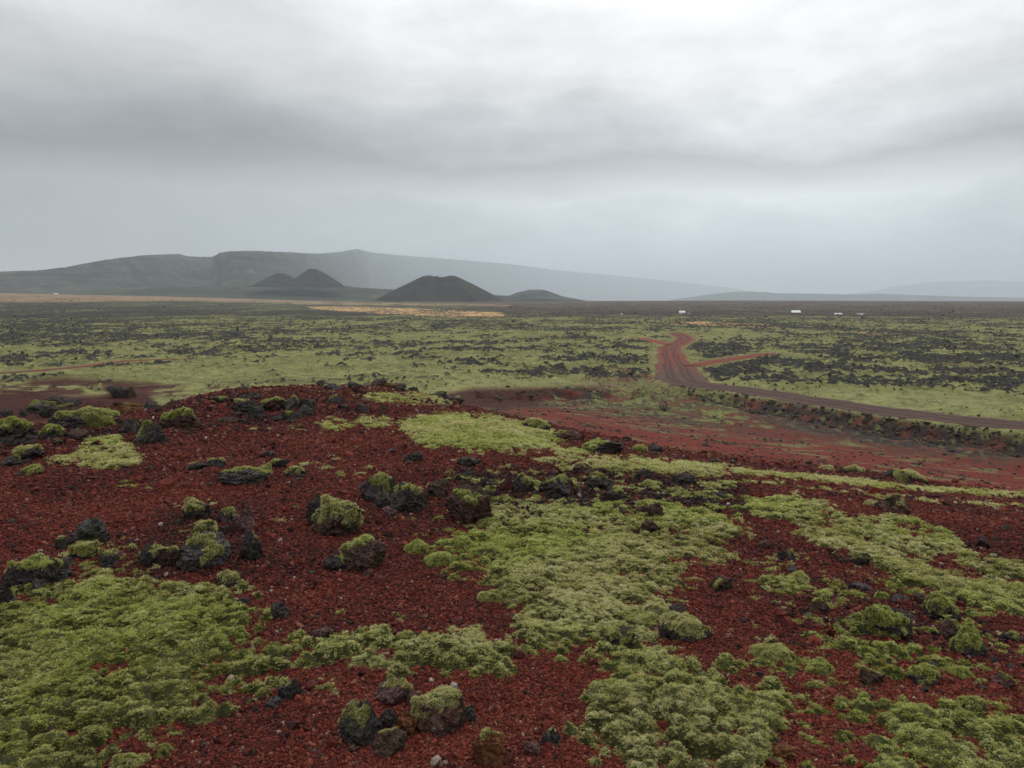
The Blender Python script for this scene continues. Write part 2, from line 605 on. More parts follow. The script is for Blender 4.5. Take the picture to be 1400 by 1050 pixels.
def mat_ground():
    m, n, bs, L = new_mat('scoria_ground')
    g = n('ShaderNodeNewGeometry')
    col = attr(n, 'col')
    fine = attr(n, 'fine')
    v = n('ShaderNodeTexVoronoi'); v.inputs['Scale'].default_value = 42
    L.new(g.outputs['Position'], v.inputs['Vector'])
    rnd = n('ShaderNodeSeparateColor'); L.new(v.outputs['Color'], rnd.inputs[0])
    cell = n.maprange(rnd.outputs[0], 0, 1, .45, 1.65, False)
    v2 = n('ShaderNodeTexVoronoi'); v2.inputs['Scale'].default_value = 9
    L.new(g.outputs['Position'], v2.inputs['Vector'])
    rnd2 = n('ShaderNodeSeparateColor'); L.new(v2.outputs['Color'], rnd2.inputs[0])
    cell2 = n.maprange(rnd2.outputs[1], 0, 1, .7, 1.3, False)
    cell = n.math('MULTIPLY', cell, cell2)
    coarse = n.noise(.9, 6, .7, g.outputs['Position'])
    coarse = n.maprange(coarse, .25, .75, .62, 1.4, False)
    k = n('ShaderNodeMix', data_type='FLOAT')
    L.new(fine.outputs['Fac'], k.inputs[0]); L.new(coarse, k.inputs[2]); L.new(cell, k.inputs[3])
    vm = n('ShaderNodeVectorMath', operation='SCALE')
    L.new(col.outputs['Color'], vm.inputs[0]); L.new(k.outputs[0], vm.inputs['Scale'])
    L.new(vm.outputs[0], bs.inputs['Base Color'])
    bs.inputs['Roughness'].default_value = .85
    hh = n.math('ADD', n.math('MULTIPLY', v.outputs['Distance'], -.6), n.noise(30, 3, .6, g.outputs['Position']))
    bump(n, L, bs, hh, .7, .025)
    return m


def mat_stone():
    m, n, bs, L = new_mat('red_scoria')
    t = attr(n, 'tint', 'INSTANCER')
    c = n.ramp(t.outputs['Fac'], [(0.0, (.014, .010, .010)), (.25, (.042, .015, .0125)), (.5, (.090, .0195, .0140)), (.78, (.138, .0275, .0180)), (.93, (.200, .050, .028)),
                                  (.965, (.13, .08, .056)), (1.0, (.30, .26, .22))], 'LINEAR')
    g = n('ShaderNodeNewGeometry')
    v = n.maprange(n.noise(160, 3, .6, g.outputs['Position']), .3, .7, .65, 1.35)
    vm = n('ShaderNodeVectorMath', operation='SCALE'); L.new(c, vm.inputs[0]); L.new(v, vm.inputs['Scale'])
    L.new(vm.outputs[0], bs.inputs['Base Color'])
    bs.inputs['Roughness'].default_value = .72
    bump(n, L, bs, n.noise(260, 2, .6, g.outputs['Position']), .5, .004)
    return m


def mat_moss(name, instanced):
    m, n, bs, L = new_mat(name)
    if instanced:
        t = attr(n, 'tint', 'INSTANCER').outputs['Fac']
        h = attr(n, 'tip').outputs['Fac']
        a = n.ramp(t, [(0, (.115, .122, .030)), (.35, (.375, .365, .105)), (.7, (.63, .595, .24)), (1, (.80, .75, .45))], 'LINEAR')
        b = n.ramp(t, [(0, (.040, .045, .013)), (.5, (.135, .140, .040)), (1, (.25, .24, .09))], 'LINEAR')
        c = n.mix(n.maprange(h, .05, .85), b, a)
        gp = n.noise(.55, 2, .5, n('ShaderNodeNewGeometry').outputs['Position'])
        c = n.mix(n.maprange(gp, .42, .62), c, (.90, 1.0, .74), 'MULTIPLY')
        L.new(c, bs.inputs['Base Color'])
        bs.inputs['Roughness'].default_value = .75
        tr_ = n('ShaderNodeBsdfTranslucent'); L.new(c, tr_.inputs[0])
        mx_ = n('ShaderNodeMixShader'); mx_.inputs[0].default_value = .38
        L.new(bs.outputs[0], mx_.inputs[1]); L.new(tr_.outputs[0], mx_.inputs[2])
        L.new(mx_.outputs[0], [q for q in m.node_tree.nodes if q.type == 'OUTPUT_MATERIAL'][0].inputs[0])
    else:
        g = n('ShaderNodeNewGeometry')
        f = n.noise(26, 5, .7, g.outputs['Position'])
        c = n.ramp(f, [(.25, (.022, .022, .010)), (.5, (.048, .050, .018)), (.72, (.11, .112, .040))], 'LINEAR')  # dark base colour, paints in the shade between the tufts
        L.new(c, bs.inputs['Base Color'])
        bs.inputs['Roughness'].default_value = .9
        bump(n, L, bs, n.noise(70, 4, .7, g.outputs['Position']), .9, .02)
    return m


def mat_rock(name, dark, mid, rust, lichen=.5):
    m, n, bs, L = new_mat(name)
    tc = n('ShaderNodeNewGeometry')
    P = tc.outputs['Position']
    a = n.noise(9, 6, .65, P)
    c = n.ramp(a, [(.28, dark), (.5, mid), (.7, rust)], 'LINEAR')
    f = n.maprange(n.noise(70, 3, .6, P), .3, .7, .55, 1.45)
    vm = n('ShaderNodeVectorMath', operation='SCALE'); L.new(c, vm.inputs[0]); L.new(f, vm.inputs['Scale'])
    # pale crusts of lichen, a real growth on the stone
    lm = n.math('MULTIPLY', n.maprange(n.noise(24, 4, .6, P), .62, .68), n.maprange(n.noise(3.1, 2, .5, P), .45, .6))
    c2 = n.mix(n.math('MULTIPLY', lm, lichen), vm.outputs[0], (.30, .32, .26))
    # thin green film
    gm = n.math('MULTIPLY', n.maprange(n.noise(5.5, 4, .6, P), .52, .66), .55)
    c3 = n.mix(gm, c2, (.050, .058, .022))
    L.new(c3, bs.inputs['Base Color'])
    bs.inputs['Roughness'].default_value = .88
    v = n('ShaderNodeTexVoronoi'); v.inputs['Scale'].default_value = 38
    L.new(P, v.inputs['Vector'])
    hh = n.math('ADD', n.math('MULTIPLY', v.outputs['Distance'], .7), n.noise(55, 4, .7, P))
    bump(n, L, bs, hh, .9, .02)
    return m


def mat_far_rock():
    m, n, bs, L = new_mat('dark_lava')
    P = n('ShaderNodeNewGeometry').outputs['Position']
    a = n.noise(1.7, 5, .7, P)
    c = n.ramp(a, [(.3, (.022, .022, .023)), (.52, (.055, .053, .050)), (.68, (.095, .092, .080))], 'LINEAR')
    sp = n('ShaderNodeSeparateXYZ'); L.new(n('ShaderNodeNewGeometry').outputs['Normal'], sp.inputs[0])
    mm = n.math('ADD', n.math('MULTIPLY', sp.outputs[2], .55), n.math('MULTIPLY', n.math('SUBTRACT', n.noise(.8, 5, .65, P), .5), 2.0))
    c = n.mix(n.math('MULTIPLY', n.maprange(mm, .38, .62), .8), c, (.105, .112, .045))
    L.new(c, bs.inputs['Base Color'])
    bs.inputs['Roughness'].default_value = .9
    bump(n, L, bs, n.noise(6, 4, .7, P), .8, .15)
    return m


def mat_plain():
    m, n, bs, L = new_mat('lava_field_surface')
    P = n('ShaderNodeNewGeometry').outputs['Position']
    col = attr(n, 'col')
    rk = attr(n, 'rock')
    a = n.maprange(n.noise(.35, 8, .72, P), .3, .7, .58, 1.42, False)
    b = n.maprange(n.noise(2.2, 6, .72, P), .32, .68, .38, 1.5, False)
    vm = n('ShaderNodeVectorMath', operation='SCALE'); L.new(col.outputs['Color'], vm.inputs[0]); L.new(n.math('MULTIPLY', a, b), vm.inputs['Scale'])
    # bare lava between the moss: sharp edged, broken up at metre scale
    br = n.math('ADD', n.math('MULTIPLY', rk.outputs['Fac'], .62), n.math('MULTIPLY', n.math('SUBTRACT', n.noise(.75, 8, .76, P), .5), 2.5))
    rc = n.ramp(n.noise(1.9, 4, .7, P), [(.3, (.010, .010, .010)), (.55, (.032, .031, .029)), (.75, (.075, .075, .060))], 'LINEAR')
    c = n.mix(n.maprange(br, .34, .44), vm.outputs[0], rc)
    L.new(c, bs.inputs['Base Color'])
    bs.inputs['Roughness'].default_value = .92
    bump(n, L, bs, n.noise(3.2, 5, .7, P), .7, .22)
    return m


def mat_hill(name):
    m, n, bs, L = new_mat(name)
    P = n('ShaderNodeNewGeometry').outputs['Position']
    col = attr(n, 'col')
    a = n.maprange(n.noise(.009, 10, .74, P), .33, .67, .25, 1.9, False)
    vm = n('ShaderNodeVectorMath', operation='SCALE'); L.new(col.outputs['Color'], vm.inputs[0]); L.new(a, vm.inputs['Scale'])
    L.new(vm.outputs[0], bs.inputs['Base Color'])
    bs.inputs['Roughness'].default_value = .95
    bump(n, L, bs, n.noise(.012, 9, .72, P), 1.0, 60)
    return m


def mat_road(name, c0, c1, scale=1.0):
    m, n, bs, L = new_mat(name)
    P = n('ShaderNodeNewGeometry').outputs['Position']
    rut = attr(n, 'rut').outputs['Fac']
    a = n.noise(.5 * scale, 6, .7, P)
    c = n.ramp(a, [(.3, c0), (.7, c1)], 'LINEAR')
    far = attr(n, 'red').outputs['Fac']
    c = n.mix(n.math('MULTIPLY', far, .85), c, (.165, .040, .023))
    c = n.mix(n.math('MULTIPLY', rut, .75), c, tuple(v * .42 for v in c0))
    f = n.maprange(n.noise(14, 3, .7, P), .3, .7, .7, 1.3)
    vm = n('ShaderNodeVectorMath', operation='SCALE'); L.new(c, vm.inputs[0]); L.new(f, vm.inputs['Scale'])
    L.new(vm.outputs[0], bs.inputs['Base Color'])
    bs.inputs['Roughness'].default_value = .8
    bump(n, L, bs, n.noise(9, 4, .7, P), .6, .05)
    return m


def mat_plain_col(name, c, rough=.6, var=.25, scale=3):
    m, n, bs, L = new_mat(name)
    P = n('ShaderNodeNewGeometry').outputs['Position']
    f = n.maprange(n.noise(scale, 4, .6, P), .3, .7, 1 - var, 1 + var)
    vm = n('ShaderNodeVectorMath', operation='SCALE')
    vm.inputs[0].default_value = c
    L.new(f, vm.inputs['Scale'])
    L.new(vm.outputs[0], bs.inputs['Base Color'])
    bs.inputs['Roughness'].default_value = rough
    return m


M_GROUND = mat_ground(); M_STONE = mat_stone()
M_TUFT = mat_moss('moss_tufts', True); M_MOSS = mat_moss('moss_mat', False)
M_DARK = mat_rock('dark_scoria_rock', (.018, .016, .017), (.048, .041, .041), (.085, .062, .056), .6)
M_BROWN = mat_rock('brown_scoria_rock', (.026, .018, .017), (.070, .042, .036), (.125, .064, .047), .5)
M_GREY = mat_rock('grey_lava_rock', (.030, .029, .030), (.062, .057, .056), (.105, .092, .086), .8)
M_RUST = mat_rock('rusty_scoria_rock', (.045, .020, .013), (.115, .048, .022), (.19, .085, .035), .3)
M_PINK = mat_rock('mauve_lava_rock', (.055, .030, .030), (.115, .062, .060), (.165, .095, .090), .4)
M_FAR = mat_far_rock(); M_BANK = mat_rock('bank_stone', (.022, .020, .020), (.062, .050, .047), (.11, .075, .062), .5); M_PLAIN = mat_plain(); M_HILL = mat_hill('hillside')
M_ROAD = mat_road('dirt_road', (.052, .030, .024), (.108, .060, .046))
M_TRACK = mat_road('red_track', (.150, .030, .016), (.230, .052, .028))
M_DTRACK = mat_road('dark_track', (.050, .030, .026), (.085, .052, .042))

# ------------------------------------------------------------------ ground sheet
AZ = np.concatenate([np.linspace(-180, -46, 34, endpoint=False), np.linspace(-46, 46, 780), np.linspace(46, 180, 35)[1:]])
RR = np.concatenate([np.geomspace(.25, 2.0, 26, endpoint=False), np.geomspace(2.0, 25, 340, endpoint=False), np.geomspace(25, 100, 210, endpoint=False),
                     np.geomspace(100, 1000, 330, endpoint=False), np.geomspace(1000, 41000, 205)])
I_SPLIT = int(np.searchsorted(RR, 132.0))


def zone(px, py, P, w):
    return sstep(-w, w, sdf_poly(P, px, py))


def ground_colours(x, y, z, inf):
    r, az, plain, rock, near = inf['r'], inf['az'], inf['plain'], inf['rock'], inf['near']
    n1 = fbm(x / 3.1, y / 3.1, 4, 101); n2 = fbm(x / .8, y / .8, 3, 103); n3 = fbm(x / 14, y / 14, 4, 105)
    px, py = project(x, y, z)
    px = np.nan_to_num(px, nan=-9999); py = np.nan_to_num(py, nan=-9999)

    def lerp(c, d, w):
        w = np.clip(w, 0, 1)[:, None]
        return c * (1 - w) + np.asarray(d) * w
    red = lerp(np.tile(np.array([.094, .017, .012]), (len(x), 1)), (.056, .0135, .0105), sstep(-.1, .5, n1))
    red = lerp(red, (.135, .025, .015), sstep(.05, .6, n3) * .7)
    red = lerp(red, (.05, .028, .026), sstep(.2, .55, n2 + n1 * .5) * .55)
    slope = sstep(16, 32, r)
    # the bright red slope running down to the road
    red = lerp(red, (.125, .0200, .0115), slope * .65)
    # thin moss veils on the slope, in stripes along its contour
    st = fbm((x + y * .35) / 9, (y - x * .9) / 1.9, 4, 107)
    mossy = sstep(.09, .19, st + n1 * .4 + n2 * .3) * slope * .85
    red = lerp(red, (.135, .14, .052), mossy)
    dk = sstep(.08, .3, fbm(x / 5, y / 6, 4, 109) - .12) * slope
    red = lerp(red, (.045, .03, .026), dk * .7)
    # zones of the slope read off the photograph
    pit = zone(px, py, [(600, 541), (640, 531), (800, 528), (850, 532), (840, 545), (760, 556), (690, 562), (640, 556)], 5) * sstep(50, 70, r)
    red = lerp(red, (.040, .0115, .009), pit * .95)
    tail = zone(px, py, [(780, 528), (960, 530), (1010, 545), (1000, 572), (1040, 586), (960, 582), (860, 568), (780, 556), (740, 548)], 12) * sstep(40, 60, r)
    tl = np.where(n1 + n2 * .6 + n3 * .5 > .02, 1.0, 0.0)
    mixd = lerp(np.tile(np.array([.034, .026, .021]), (len(x), 1)), (.15, .152, .048), sstep(.02, .26, n3 * .6 + n2 * .8 + n1 * .5))
    mixd = lerp(mixd, (.088, .019, .012), sstep(.05, .25, -n1))
    red = red * (1 - tail[:, None] * .9) + mixd * tail[:, None] * .9
    bank = zone(px, py, [(1000, 541), (1100, 553), (1220, 573), (1420, 600), (1420, 632), (1300, 622), (1180, 606), (1080, 590), (1010, 566)], 6) * sstep(40, 60, r)
    bk = lerp(np.tile(np.array([.034, .024, .021]), (len(x), 1)), (.11, .036, .024), sstep(-.05, .35, n1 + n2 * .4))
    bk = lerp(bk, (.13, .14, .05), sstep(.16, .4, n2 - n1 * .3) * .7)
    red = red * (1 - bank[:, None]) + bk * bank[:, None]
    # lava field
    m0 = np.tile(np.array([.205, .205, .078]), (len(x), 1))
    m0 = lerp(m0, (.150, .152, .056), sstep(-.2, .4, n3))
    m0 = lerp(m0, (.060, .064, .025), sstep(.0, .35, n2 * .6 + n1) * .75)
    m0 = lerp(m0, (.25, .24, .085), sstep(.1, .55, n1) * .6)
    m0 = lerp(m0, (.13, .085, .055), sstep(.3, .62, fbm(x / 26, y / 30, 4, 111)) * .75)
    fld = m0
    dd = sstep(300, 850, r)
    fld = lerp(fld, (.18, .175, .062), dd * .45)
    # brown heath beyond, with the cottages
    hn = fbm(x / 50, y / 260, 4, 113)
    heath = lerp(np.tile(np.array([.072, .036, .030]), (len(x), 1)), (.100, .096, .048), sstep(-.1, .35, hn))
    heath = lerp(heath, (.022, .018, .018), sstep(.02, .3, fbm(x / 28, y / 200, 4, 115)))
    heath = lerp(heath, (.12, .115, .055), sstep(.05, .3, fbm(x / 34, y / 280, 4, 121)) * .7)
    heath = lerp(heath, (.085, .046, .040), sstep(.0, .25, fbm(x / 60, y / 320, 4, 123)) * .8)
    heath = lerp(heath, lerp(np.tile(np.array([.040, .042, .026]), (len(x), 1)), (.13, .135, .05), sstep(-.05, .25, hn + n3 * .4)), sstep(1, -7, az) * .85)
    fld = lerp(fld, heath, sstep(640, 820, r + 90 * hn))
    # dry grass: strips on the flats left of the cone and a thin one on the right
    gn = fbm(x / 60, y / 160, 4, 117)
    g1 = zone(px, py, [(420, 419.5), (480, 419.5), (560, 421.5), (690, 427.5), (690, 433.5), (590, 433), (500, 428), (430, 422.5)], 1.0) * sstep(500, 600, r)
    fld = lerp(fld, (.50, .32, .14), g1 * sstep(-.95, -.4, gn))
    g2 = zone(px, py, [(400, 413), (560, 414.5), (700, 417), (690, 418.5), (520, 417), (400, 415.5)], .8) * sstep(900, 1000, r)
    fld = lerp(fld, (.30, .20, .11), g2 * sstep(-.4, .1, gn))
    g3 = zone(px, py, [(-60, 397.5), (150, 398), (260, 402.5), (420, 406), (520, 411), (380, 414), (240, 411), (100, 413), (-60, 413)], 1.2) * sstep(1200, 1500, r)
    fld = lerp(fld, (.27, .175, .105), g3 * sstep(-.5, .05, gn))
    g4 = zone(px, py, [(905, 440), (960, 440), (1060, 444), (1075, 447.5), (1000, 446), (930, 443)], .8) * sstep(300, 350, r)
    g4 = np.maximum(g4, zone(px, py, [(1165, 455), (1200, 454.5), (1225, 456), (1200, 457.5)], .8) * sstep(200, 250, r))
    fld = lerp(fld, (.40, .25, .12), g4)
    # red and brown soil breaking through near the road and at the left
    soil = zone(px, py, [(0, 520), (90, 516), (260, 526), (420, 524), (520, 527), (330, 540), (0, 545)], 6) * sstep(60, 80, r)
    fld = lerp(fld, (.062, .023, .017), soil * sstep(-.32, .06, n3 + n1 * .6))
    soil2 = zone(px, py, [(812, 500), (850, 502), (895, 512), (895, 524), (850, 521), (820, 512)], 4) * sstep(60, 80, r)
    fld = lerp(fld, (.11, .045, .03), soil2 * sstep(-.25, .2, n1))
    pit2 = zone(px, py, [(-400, 541), (30, 536), (110, 541), (200, 536), (215, 552), (120, 572), (58, 580), (-400, 620)], 5) * sstep(40, 60, r)
    fld = lerp(fld, (.046, .0125, .0095), pit2)
    verge = np.exp(-np.clip(near, 0, 99) / 1.3) * plain
    fld = lerp(fld, (.16, .10, .055), verge * .8 * sstep(-.35, .15, n1) * (r > 112))
    c = red * (1 - plain[:, None]) + fld * plain[:, None]
    c = lerp(c, red, pit)
    rs = lerp(np.tile(np.array([.128, .0195, .0115]), (len(x), 1)), (.070, .0135, .0095), sstep(-.05, .4, n1))
    rs = lerp(rs, (.13, .135, .05), sstep(.19, .27, st + n1 * .4 + n2 * .3) * .75)
    rs = lerp(rs, (.035, .022, .02), dk * .5)
    redz = zone(px, py, [(700, 558), (780, 566), (860, 580), (960, 594), (1080, 598), (1180, 612), (1300, 628), (1440, 640), (1440, 760), (700, 760)], 5) * sstep(16, 24, r)
    c = lerp(c, rs, redz)
    c = lerp(c, mixd, tail * .85)
    stripz = zone(px, py, [(990, 560), (1100, 575), (1220, 590), (1430, 612), (1430, 645), (1300, 632), (1180, 616), (1080, 602), (990, 596)], 4) * sstep(40, 50, r)
    bs_ = lerp(np.tile(np.array([.105, .0185, .0115]), (len(x), 1)), (.040, .024, .019), sstep(.0, .3, n2 + n1 * .5))
    bs_ = lerp(bs_, (.125, .13, .046), sstep(.12, .26, n3 * .8 - n1 * .5 + n2 * .4))
    c = lerp(c, bs_, stripz * .92)
    c = c * (1 - bank[:, None] * plain[:, None]) + bk * (bank * plain)[:, None]
    return c, mossy


gx = (np.sin(np.radians(AZ))[None, :] * RR[:, None]).ravel()
gy = (np.cos(np.radians(AZ))[None, :] * RR[:, None]).ravel()
gz, ginf = terrain(gx, gy, True)
gcol, gmossy = ground_colours(gx, gy, gz, ginf)
NA = len(AZ)


def grid_faces(r0, r1, wrap=True):
    i = np.arange(r0, r1 - 1)[:, None]; j = np.arange(NA - 1)[None, :]
    a = (i * NA + j)
    return np.stack([a, a + 1, a + NA + 1, a + NA], -1).reshape(-1, 4)[:, ::-1]


def sub_grid(name, r0, r1, mat):
    lo, hi = r0 * NA, r1 * NA
    V = np.stack([gx, gy, gz], 1)[lo:hi]
    c4 = np.concatenate([gcol[lo:hi], np.ones((hi - lo, 1))], 1)
    fine = 1 - sstep(18, 60, ginf['r'][lo:hi])
    return mesh_np(name, V, grid_faces(r0, r1) - lo, mat, True, {'col': ('FLOAT_COLOR', c4), 'fine': ('FLOAT', fine), 'rock': ('FLOAT', ginf['rock'][lo:hi])})


g_near = sub_grid('ground', 0, I_SPLIT + 1, M_GROUND)
tag(g_near, 'red scoria hillside sloping down towards the lava field', kind='structure')
g_far = sub_grid('lava_plain', I_SPLIT, len(RR), M_PLAIN)
tag(g_far, 'wide plain of old lava grown over with yellow green moss', kind='structure')


# ------------------------------------------------------------------ roads
def road_mesh(name, P, hw, mat, label, ruts, lift=.05, taper=False):
    n = len(P); nx = 21
    T = np.gradient(P[:, :2], axis=0); T /= np.linalg.norm(T, axis=1)[:, None]
    Nn = np.stack([T[:, 1], -T[:, 0]], 1)
    u = np.linspace(-1, 1, nx)
    V, rut = [], []
    for i in range(n):
        w = hw * (1 + .10 * math.sin(i * .7) + .06 * math.sin(i * 1.9) + .10 * math.sin(i * 3.3) + .25 * math.exp(-((P[i, 1] - 140) / 22) ** 2) * (hw > 2.5))
        if taper and i > n - 8:
            w *= max(.12, (n - 1 - i) / 8)
        for uu in u:
            wob = .25 * math.sin(i * .55 + uu * 3)
            q = P[i, :2] + Nn[i] * uu * w
            rr = max(math.exp(-((uu * hw - c - wob * .4) / .26) ** 2) for c in ruts) if ruts else 0
            edge = (abs(uu) > .99) * .12
            V.append((q[0], q[1], P[i, 2] + lift + .05 * (1 - uu * uu) - .06 * rr - edge)); rut.append(rr)
    a = np.arange(n - 1)[:, None] * nx + np.arange(nx - 1)[None, :]
    Fq = np.stack([a, a + 1, a + nx + 1, a + nx], -1).reshape(-1, 4)
    o = mesh_np(name, V, Fq, mat, True, {'rut': ('FLOAT', rut), 'red': ('FLOAT', np.repeat(sstep(116, 180, P[:, 1]), nx))})
    return tag(o, label, kind='structure')


road_mesh('road', ROAD, 3.2, M_ROAD, 'brown dirt road crossing below the slope and winding away', (-1.7, -.9, .5, 1.35))
road_mesh('side_track', BRANCH, 1.9, M_TRACK, 'bright red side track leaving the road to the right', (-.8, .7), .06, True)
road_mesh('side_track', SPUR, 2.0, M_TRACK, 'short red spur leaving the road to the left', (), .06, True)
road_mesh('dirt_track', TRACK, 1.4, M_DTRACK, 'dark brown track through the moss at the left', (), .06, True)


# ------------------------------------------------------------------ far hills
def hill_range(name, label, sil, Dc, Df, zf, cols, seed, cliff=.55, step=1.5, nr=60, rough=1.0, back=900):
    """a ridge whose skyline is given in photograph pixels at distance Dc (number or per-point list), its foot at Df"""
    sx = np.array([p[0] for p in sil], float); sy = np.array([p[1] for p in sil], float)
    X = np.arange(sx[0], sx[-1] + .1, step)
    Y = np.interp(X, sx, sy)
    Y = Y + .5 * gn2(X / 7, X * 0 + seed, seed) * rough + .3 * gn2(X / 2.4, X * 0 + seed, seed + 1) * rough
    Dcv = np.interp(X, sx, Dc) if not np.isscalar(Dc) else np.full(X.shape, float(Dc))
    Dfv = np.interp(X, sx, Df) if not np.isscalar(Df) else np.full(X.shape, float(Df))
    zc = H + (HOR - Y) / F * Dcv
    u = (X - 700) / F
    t = np.concatenate([np.linspace(0, 1, nr), np.linspace(1, 1.8, 14)[1:]])
    V = []; C = []
    for tt in t:
        if tt <= 1:
            D = Dfv + (Dcv - Dfv) * tt
        else:
            D = Dcv + (tt - 1) / .8 * back
        x = u * D
        nz = fbm(x / 420, D / 420, 5, seed + 3, gain=.55)
        gl = np.abs(fbm(x / 240 + nz * .5, D / 900, 3, seed + 5))
        if tt <= 1:
            s = (1 - cliff) * tt ** 1.25 + cliff * sstep(.5, .98, np.full(x.shape, tt) + .16 * nz)
            z = zf + (zc - zf) * s
            z = z + (zc - zf) * (.14 * nz - .13 * gl) * math.sin(math.pi * min(tt, 1)) * rough
            z = np.where(tt < 1, np.minimum(z, H + (z * 0 + zc - H) * D / Dcv), z)
        else:
            z = zc - (zc - zf) * sstep(1.0, 1.9, np.full(x.shape, tt)) * 1.0 - 2
        if tt == 0:
            z = z - 30
        V.append(np.stack([x, D, z], 1))
        w = np.clip(.5 + nz * 1.2 + (tt - .5) * .3, 0, 1)[:, None]
        c = np.array(cols[0]) * (1 - w) + np.array(cols[1]) * w
        w2 = (sstep(.0, .28, fbm(x / 260, z / 22, 4, seed + 9)) * .85)[:, None]
        c = c * (1 - w2) + np.array(cols[2]) * w2
        C.append(np.concatenate([c, np.ones((len(X), 1))], 1))
    nX = len(X)
    a = np.arange(len(t) - 1)[:, None] * nX + np.arange(nX - 1)[None, :]
    Fq = np.stack([a, a + 1, a + nX + 1, a + nX], -1).reshape(-1, 4)
    o = mesh_np(name, np.concatenate(V), Fq, M_HILL, True, {'col': ('FLOAT_COLOR', np.concatenate(C))})
    return tag(o, label, kind='structure')


CG = [(.038, .038, .037), (.085, .090, .062), (.014, .015, .018)]
hill_range('mountain', 'long flat topped mountain fading into cloud behind the cones',
           [(-260, 384), (-120, 377), (0, 372), (60, 370), (100, 365), (150, 356), (200, 350), (250, 348), (262, 351.5), (295, 352), (305, 346.5), (320, 344.5), (350, 344), (400, 346),
            (440, 348), (470, 345), (490, 341.5), (510, 346), (560, 351), (640, 357), (700, 362), (760, 370), (850, 378), (930, 386), (1000, 394), (1060, 404)],
           [4700, 4700, 4700, 4700, 4800, 5000, 5400, 6100, 6200, 6200, 5200, 5200, 5400, 7000, 9400, 11800, 13600, 16800, 20000, 23000, 26000, 30000, 33000, 35000, 36500, 37500],
           [4100, 4100, 4100, 4100, 4100, 4100, 4200, 4300, 4300, 4300, 4300, 4300, 4300, 4500, 4700, 5600, 6800, 8600, 12000, 16000, 19000, 22500, 25500, 27500, 29500, 31000],
           30, CG, 201, .5)
hill_range('hill', 'low dark hill range on the right horizon', [(885, 415), (930, 408), (965, 403), (1000, 399.5), (1012, 398.5), (1045, 399.5), (1060, 401), (1105, 401.5), (1150, 402.5), (1200, 401.5), (1260, 404), (1330, 406), (1450, 408), (1560, 410)],
           14500, 13000, 12, CG, 221, .6, 1.5, 26, .5, 500)
hill_range('hill', 'faint pale hill in the haze at far right', [(1150, 404), (1190, 398), (1225, 391), (1262, 386.5), (1300, 384.5), (1350, 384), (1400, 385), (1480, 388), (1600, 396)],
           33000, 29000, 12, CG, 231, .3, 2, 26, .5, 900)
hill_range('hill', 'low green shoulder at the foot of the mountain', [(-40, 406), (60, 401), (135, 396), (180, 394.5), (230, 391), (290, 392.5), (340, 389.0), (385, 390.5), (420, 388.5), (470, 391), (500, 394), (560, 397), (650, 402), (720, 406), (800, 411), (860, 417)],
           4150, 3350, 16, [(.026, .032, .021), (.070, .078, .040), (.012, .014, .013)], 241, .3, 1.5, 30, .6, 500)
hill_range('hill', 'small dark knoll right of the cinder cone', [(640, 416), (690, 407), (705, 400.5), (722, 396.5), (740, 396), (752, 399), (768, 405), (800, 411), (840, 416)],
           4600, 4350, 14, CG, 251, .4, 1.0, 20, .6, 260)


def cone(name, label, px, py, D, R0, Hh, rim, notch, cols, seed, base_drop=0.0, peaks=None):
    """cinder cone: slopes at their angle of rest, a breached crater facing the viewer, gullies"""
    c = at_depth(px, py, D)
    na, nr = 150, 60
    th = np.linspace(0, 2 * math.pi, na, endpoint=False)
    V, C = [], []
    for k, q in enumerate(np.linspace(1.25, 0, nr)):
        rr = R0 * q * (1 + .05 * np.sin(2 * th + seed) + .03 * np.sin(5 * th + seed * 2))
        x = rr * np.cos(th); y = rr * np.sin(th)
        qq = max(0.0, (q - rim) / (1 - rim)); z = np.full(na, Hh * max(0.0, 1.06 - math.hypot(qq, .085) * 1.0 + .02 - .18 * max(0, (rim - q) / rim) ** 1.5))
        z = z + 0 * th
        rimv = np.ones(na)
        for (ang, wid, dep) in notch:
            d = np.angle(np.exp(1j * (th - ang)))
            rimv -= dep * np.exp(-(d / wid) ** 2)
        topw = sstep(.0, 1.0, np.full(na, 1 - max(0, q - rim) / (1 - rim)))
        z = z * (1 - topw * (1 - rimv))
        nz = fbm(np.cos(th) * 3 + seed, np.sin(th) * 3 + q * .8, 4, seed)
        gul = np.abs(fbm(th * 7 / 2, th * 0 + q * .6, 3, seed + 4))
        z = z + Hh * (.10 * nz * min(1, .3 + q) - .13 * gul * min(1, q * 2)) * sstep(1.2, .9, np.full(na, q)) if q < 1.2 else z
        if q > 1.0:
            z = z * (1.25 - q) / .25 * .6 - (q - 1) * 12
        V.append(np.stack([c[0] + x, c[1] + y, c[2] + z], 1))
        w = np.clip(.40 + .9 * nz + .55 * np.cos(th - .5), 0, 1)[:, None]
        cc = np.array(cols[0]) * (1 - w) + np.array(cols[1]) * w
        w = (sstep(.2, .5, fbm(x / 60, y / 60, 3, seed + 8)) * .7)[:, None]
        cc = cc * (1 - w) + np.array(cols[2]) * w
        C.append(np.concatenate([cc, np.ones((na, 1))], 1))
    i = np.arange(nr - 1)[:, None]; j = np.arange(na)[None, :]
    a = i * na + j; b = i * na + (j + 1) % na
    Fq = np.stack([a, b, b + na, a + na], -1).reshape(-1, 4)
    o = mesh_np(name, np.concatenate(V), Fq, M_HILL, True, {'col': ('FLOAT_COLOR', np.concatenate(C))})
    return tag(o, label, kind='structure')


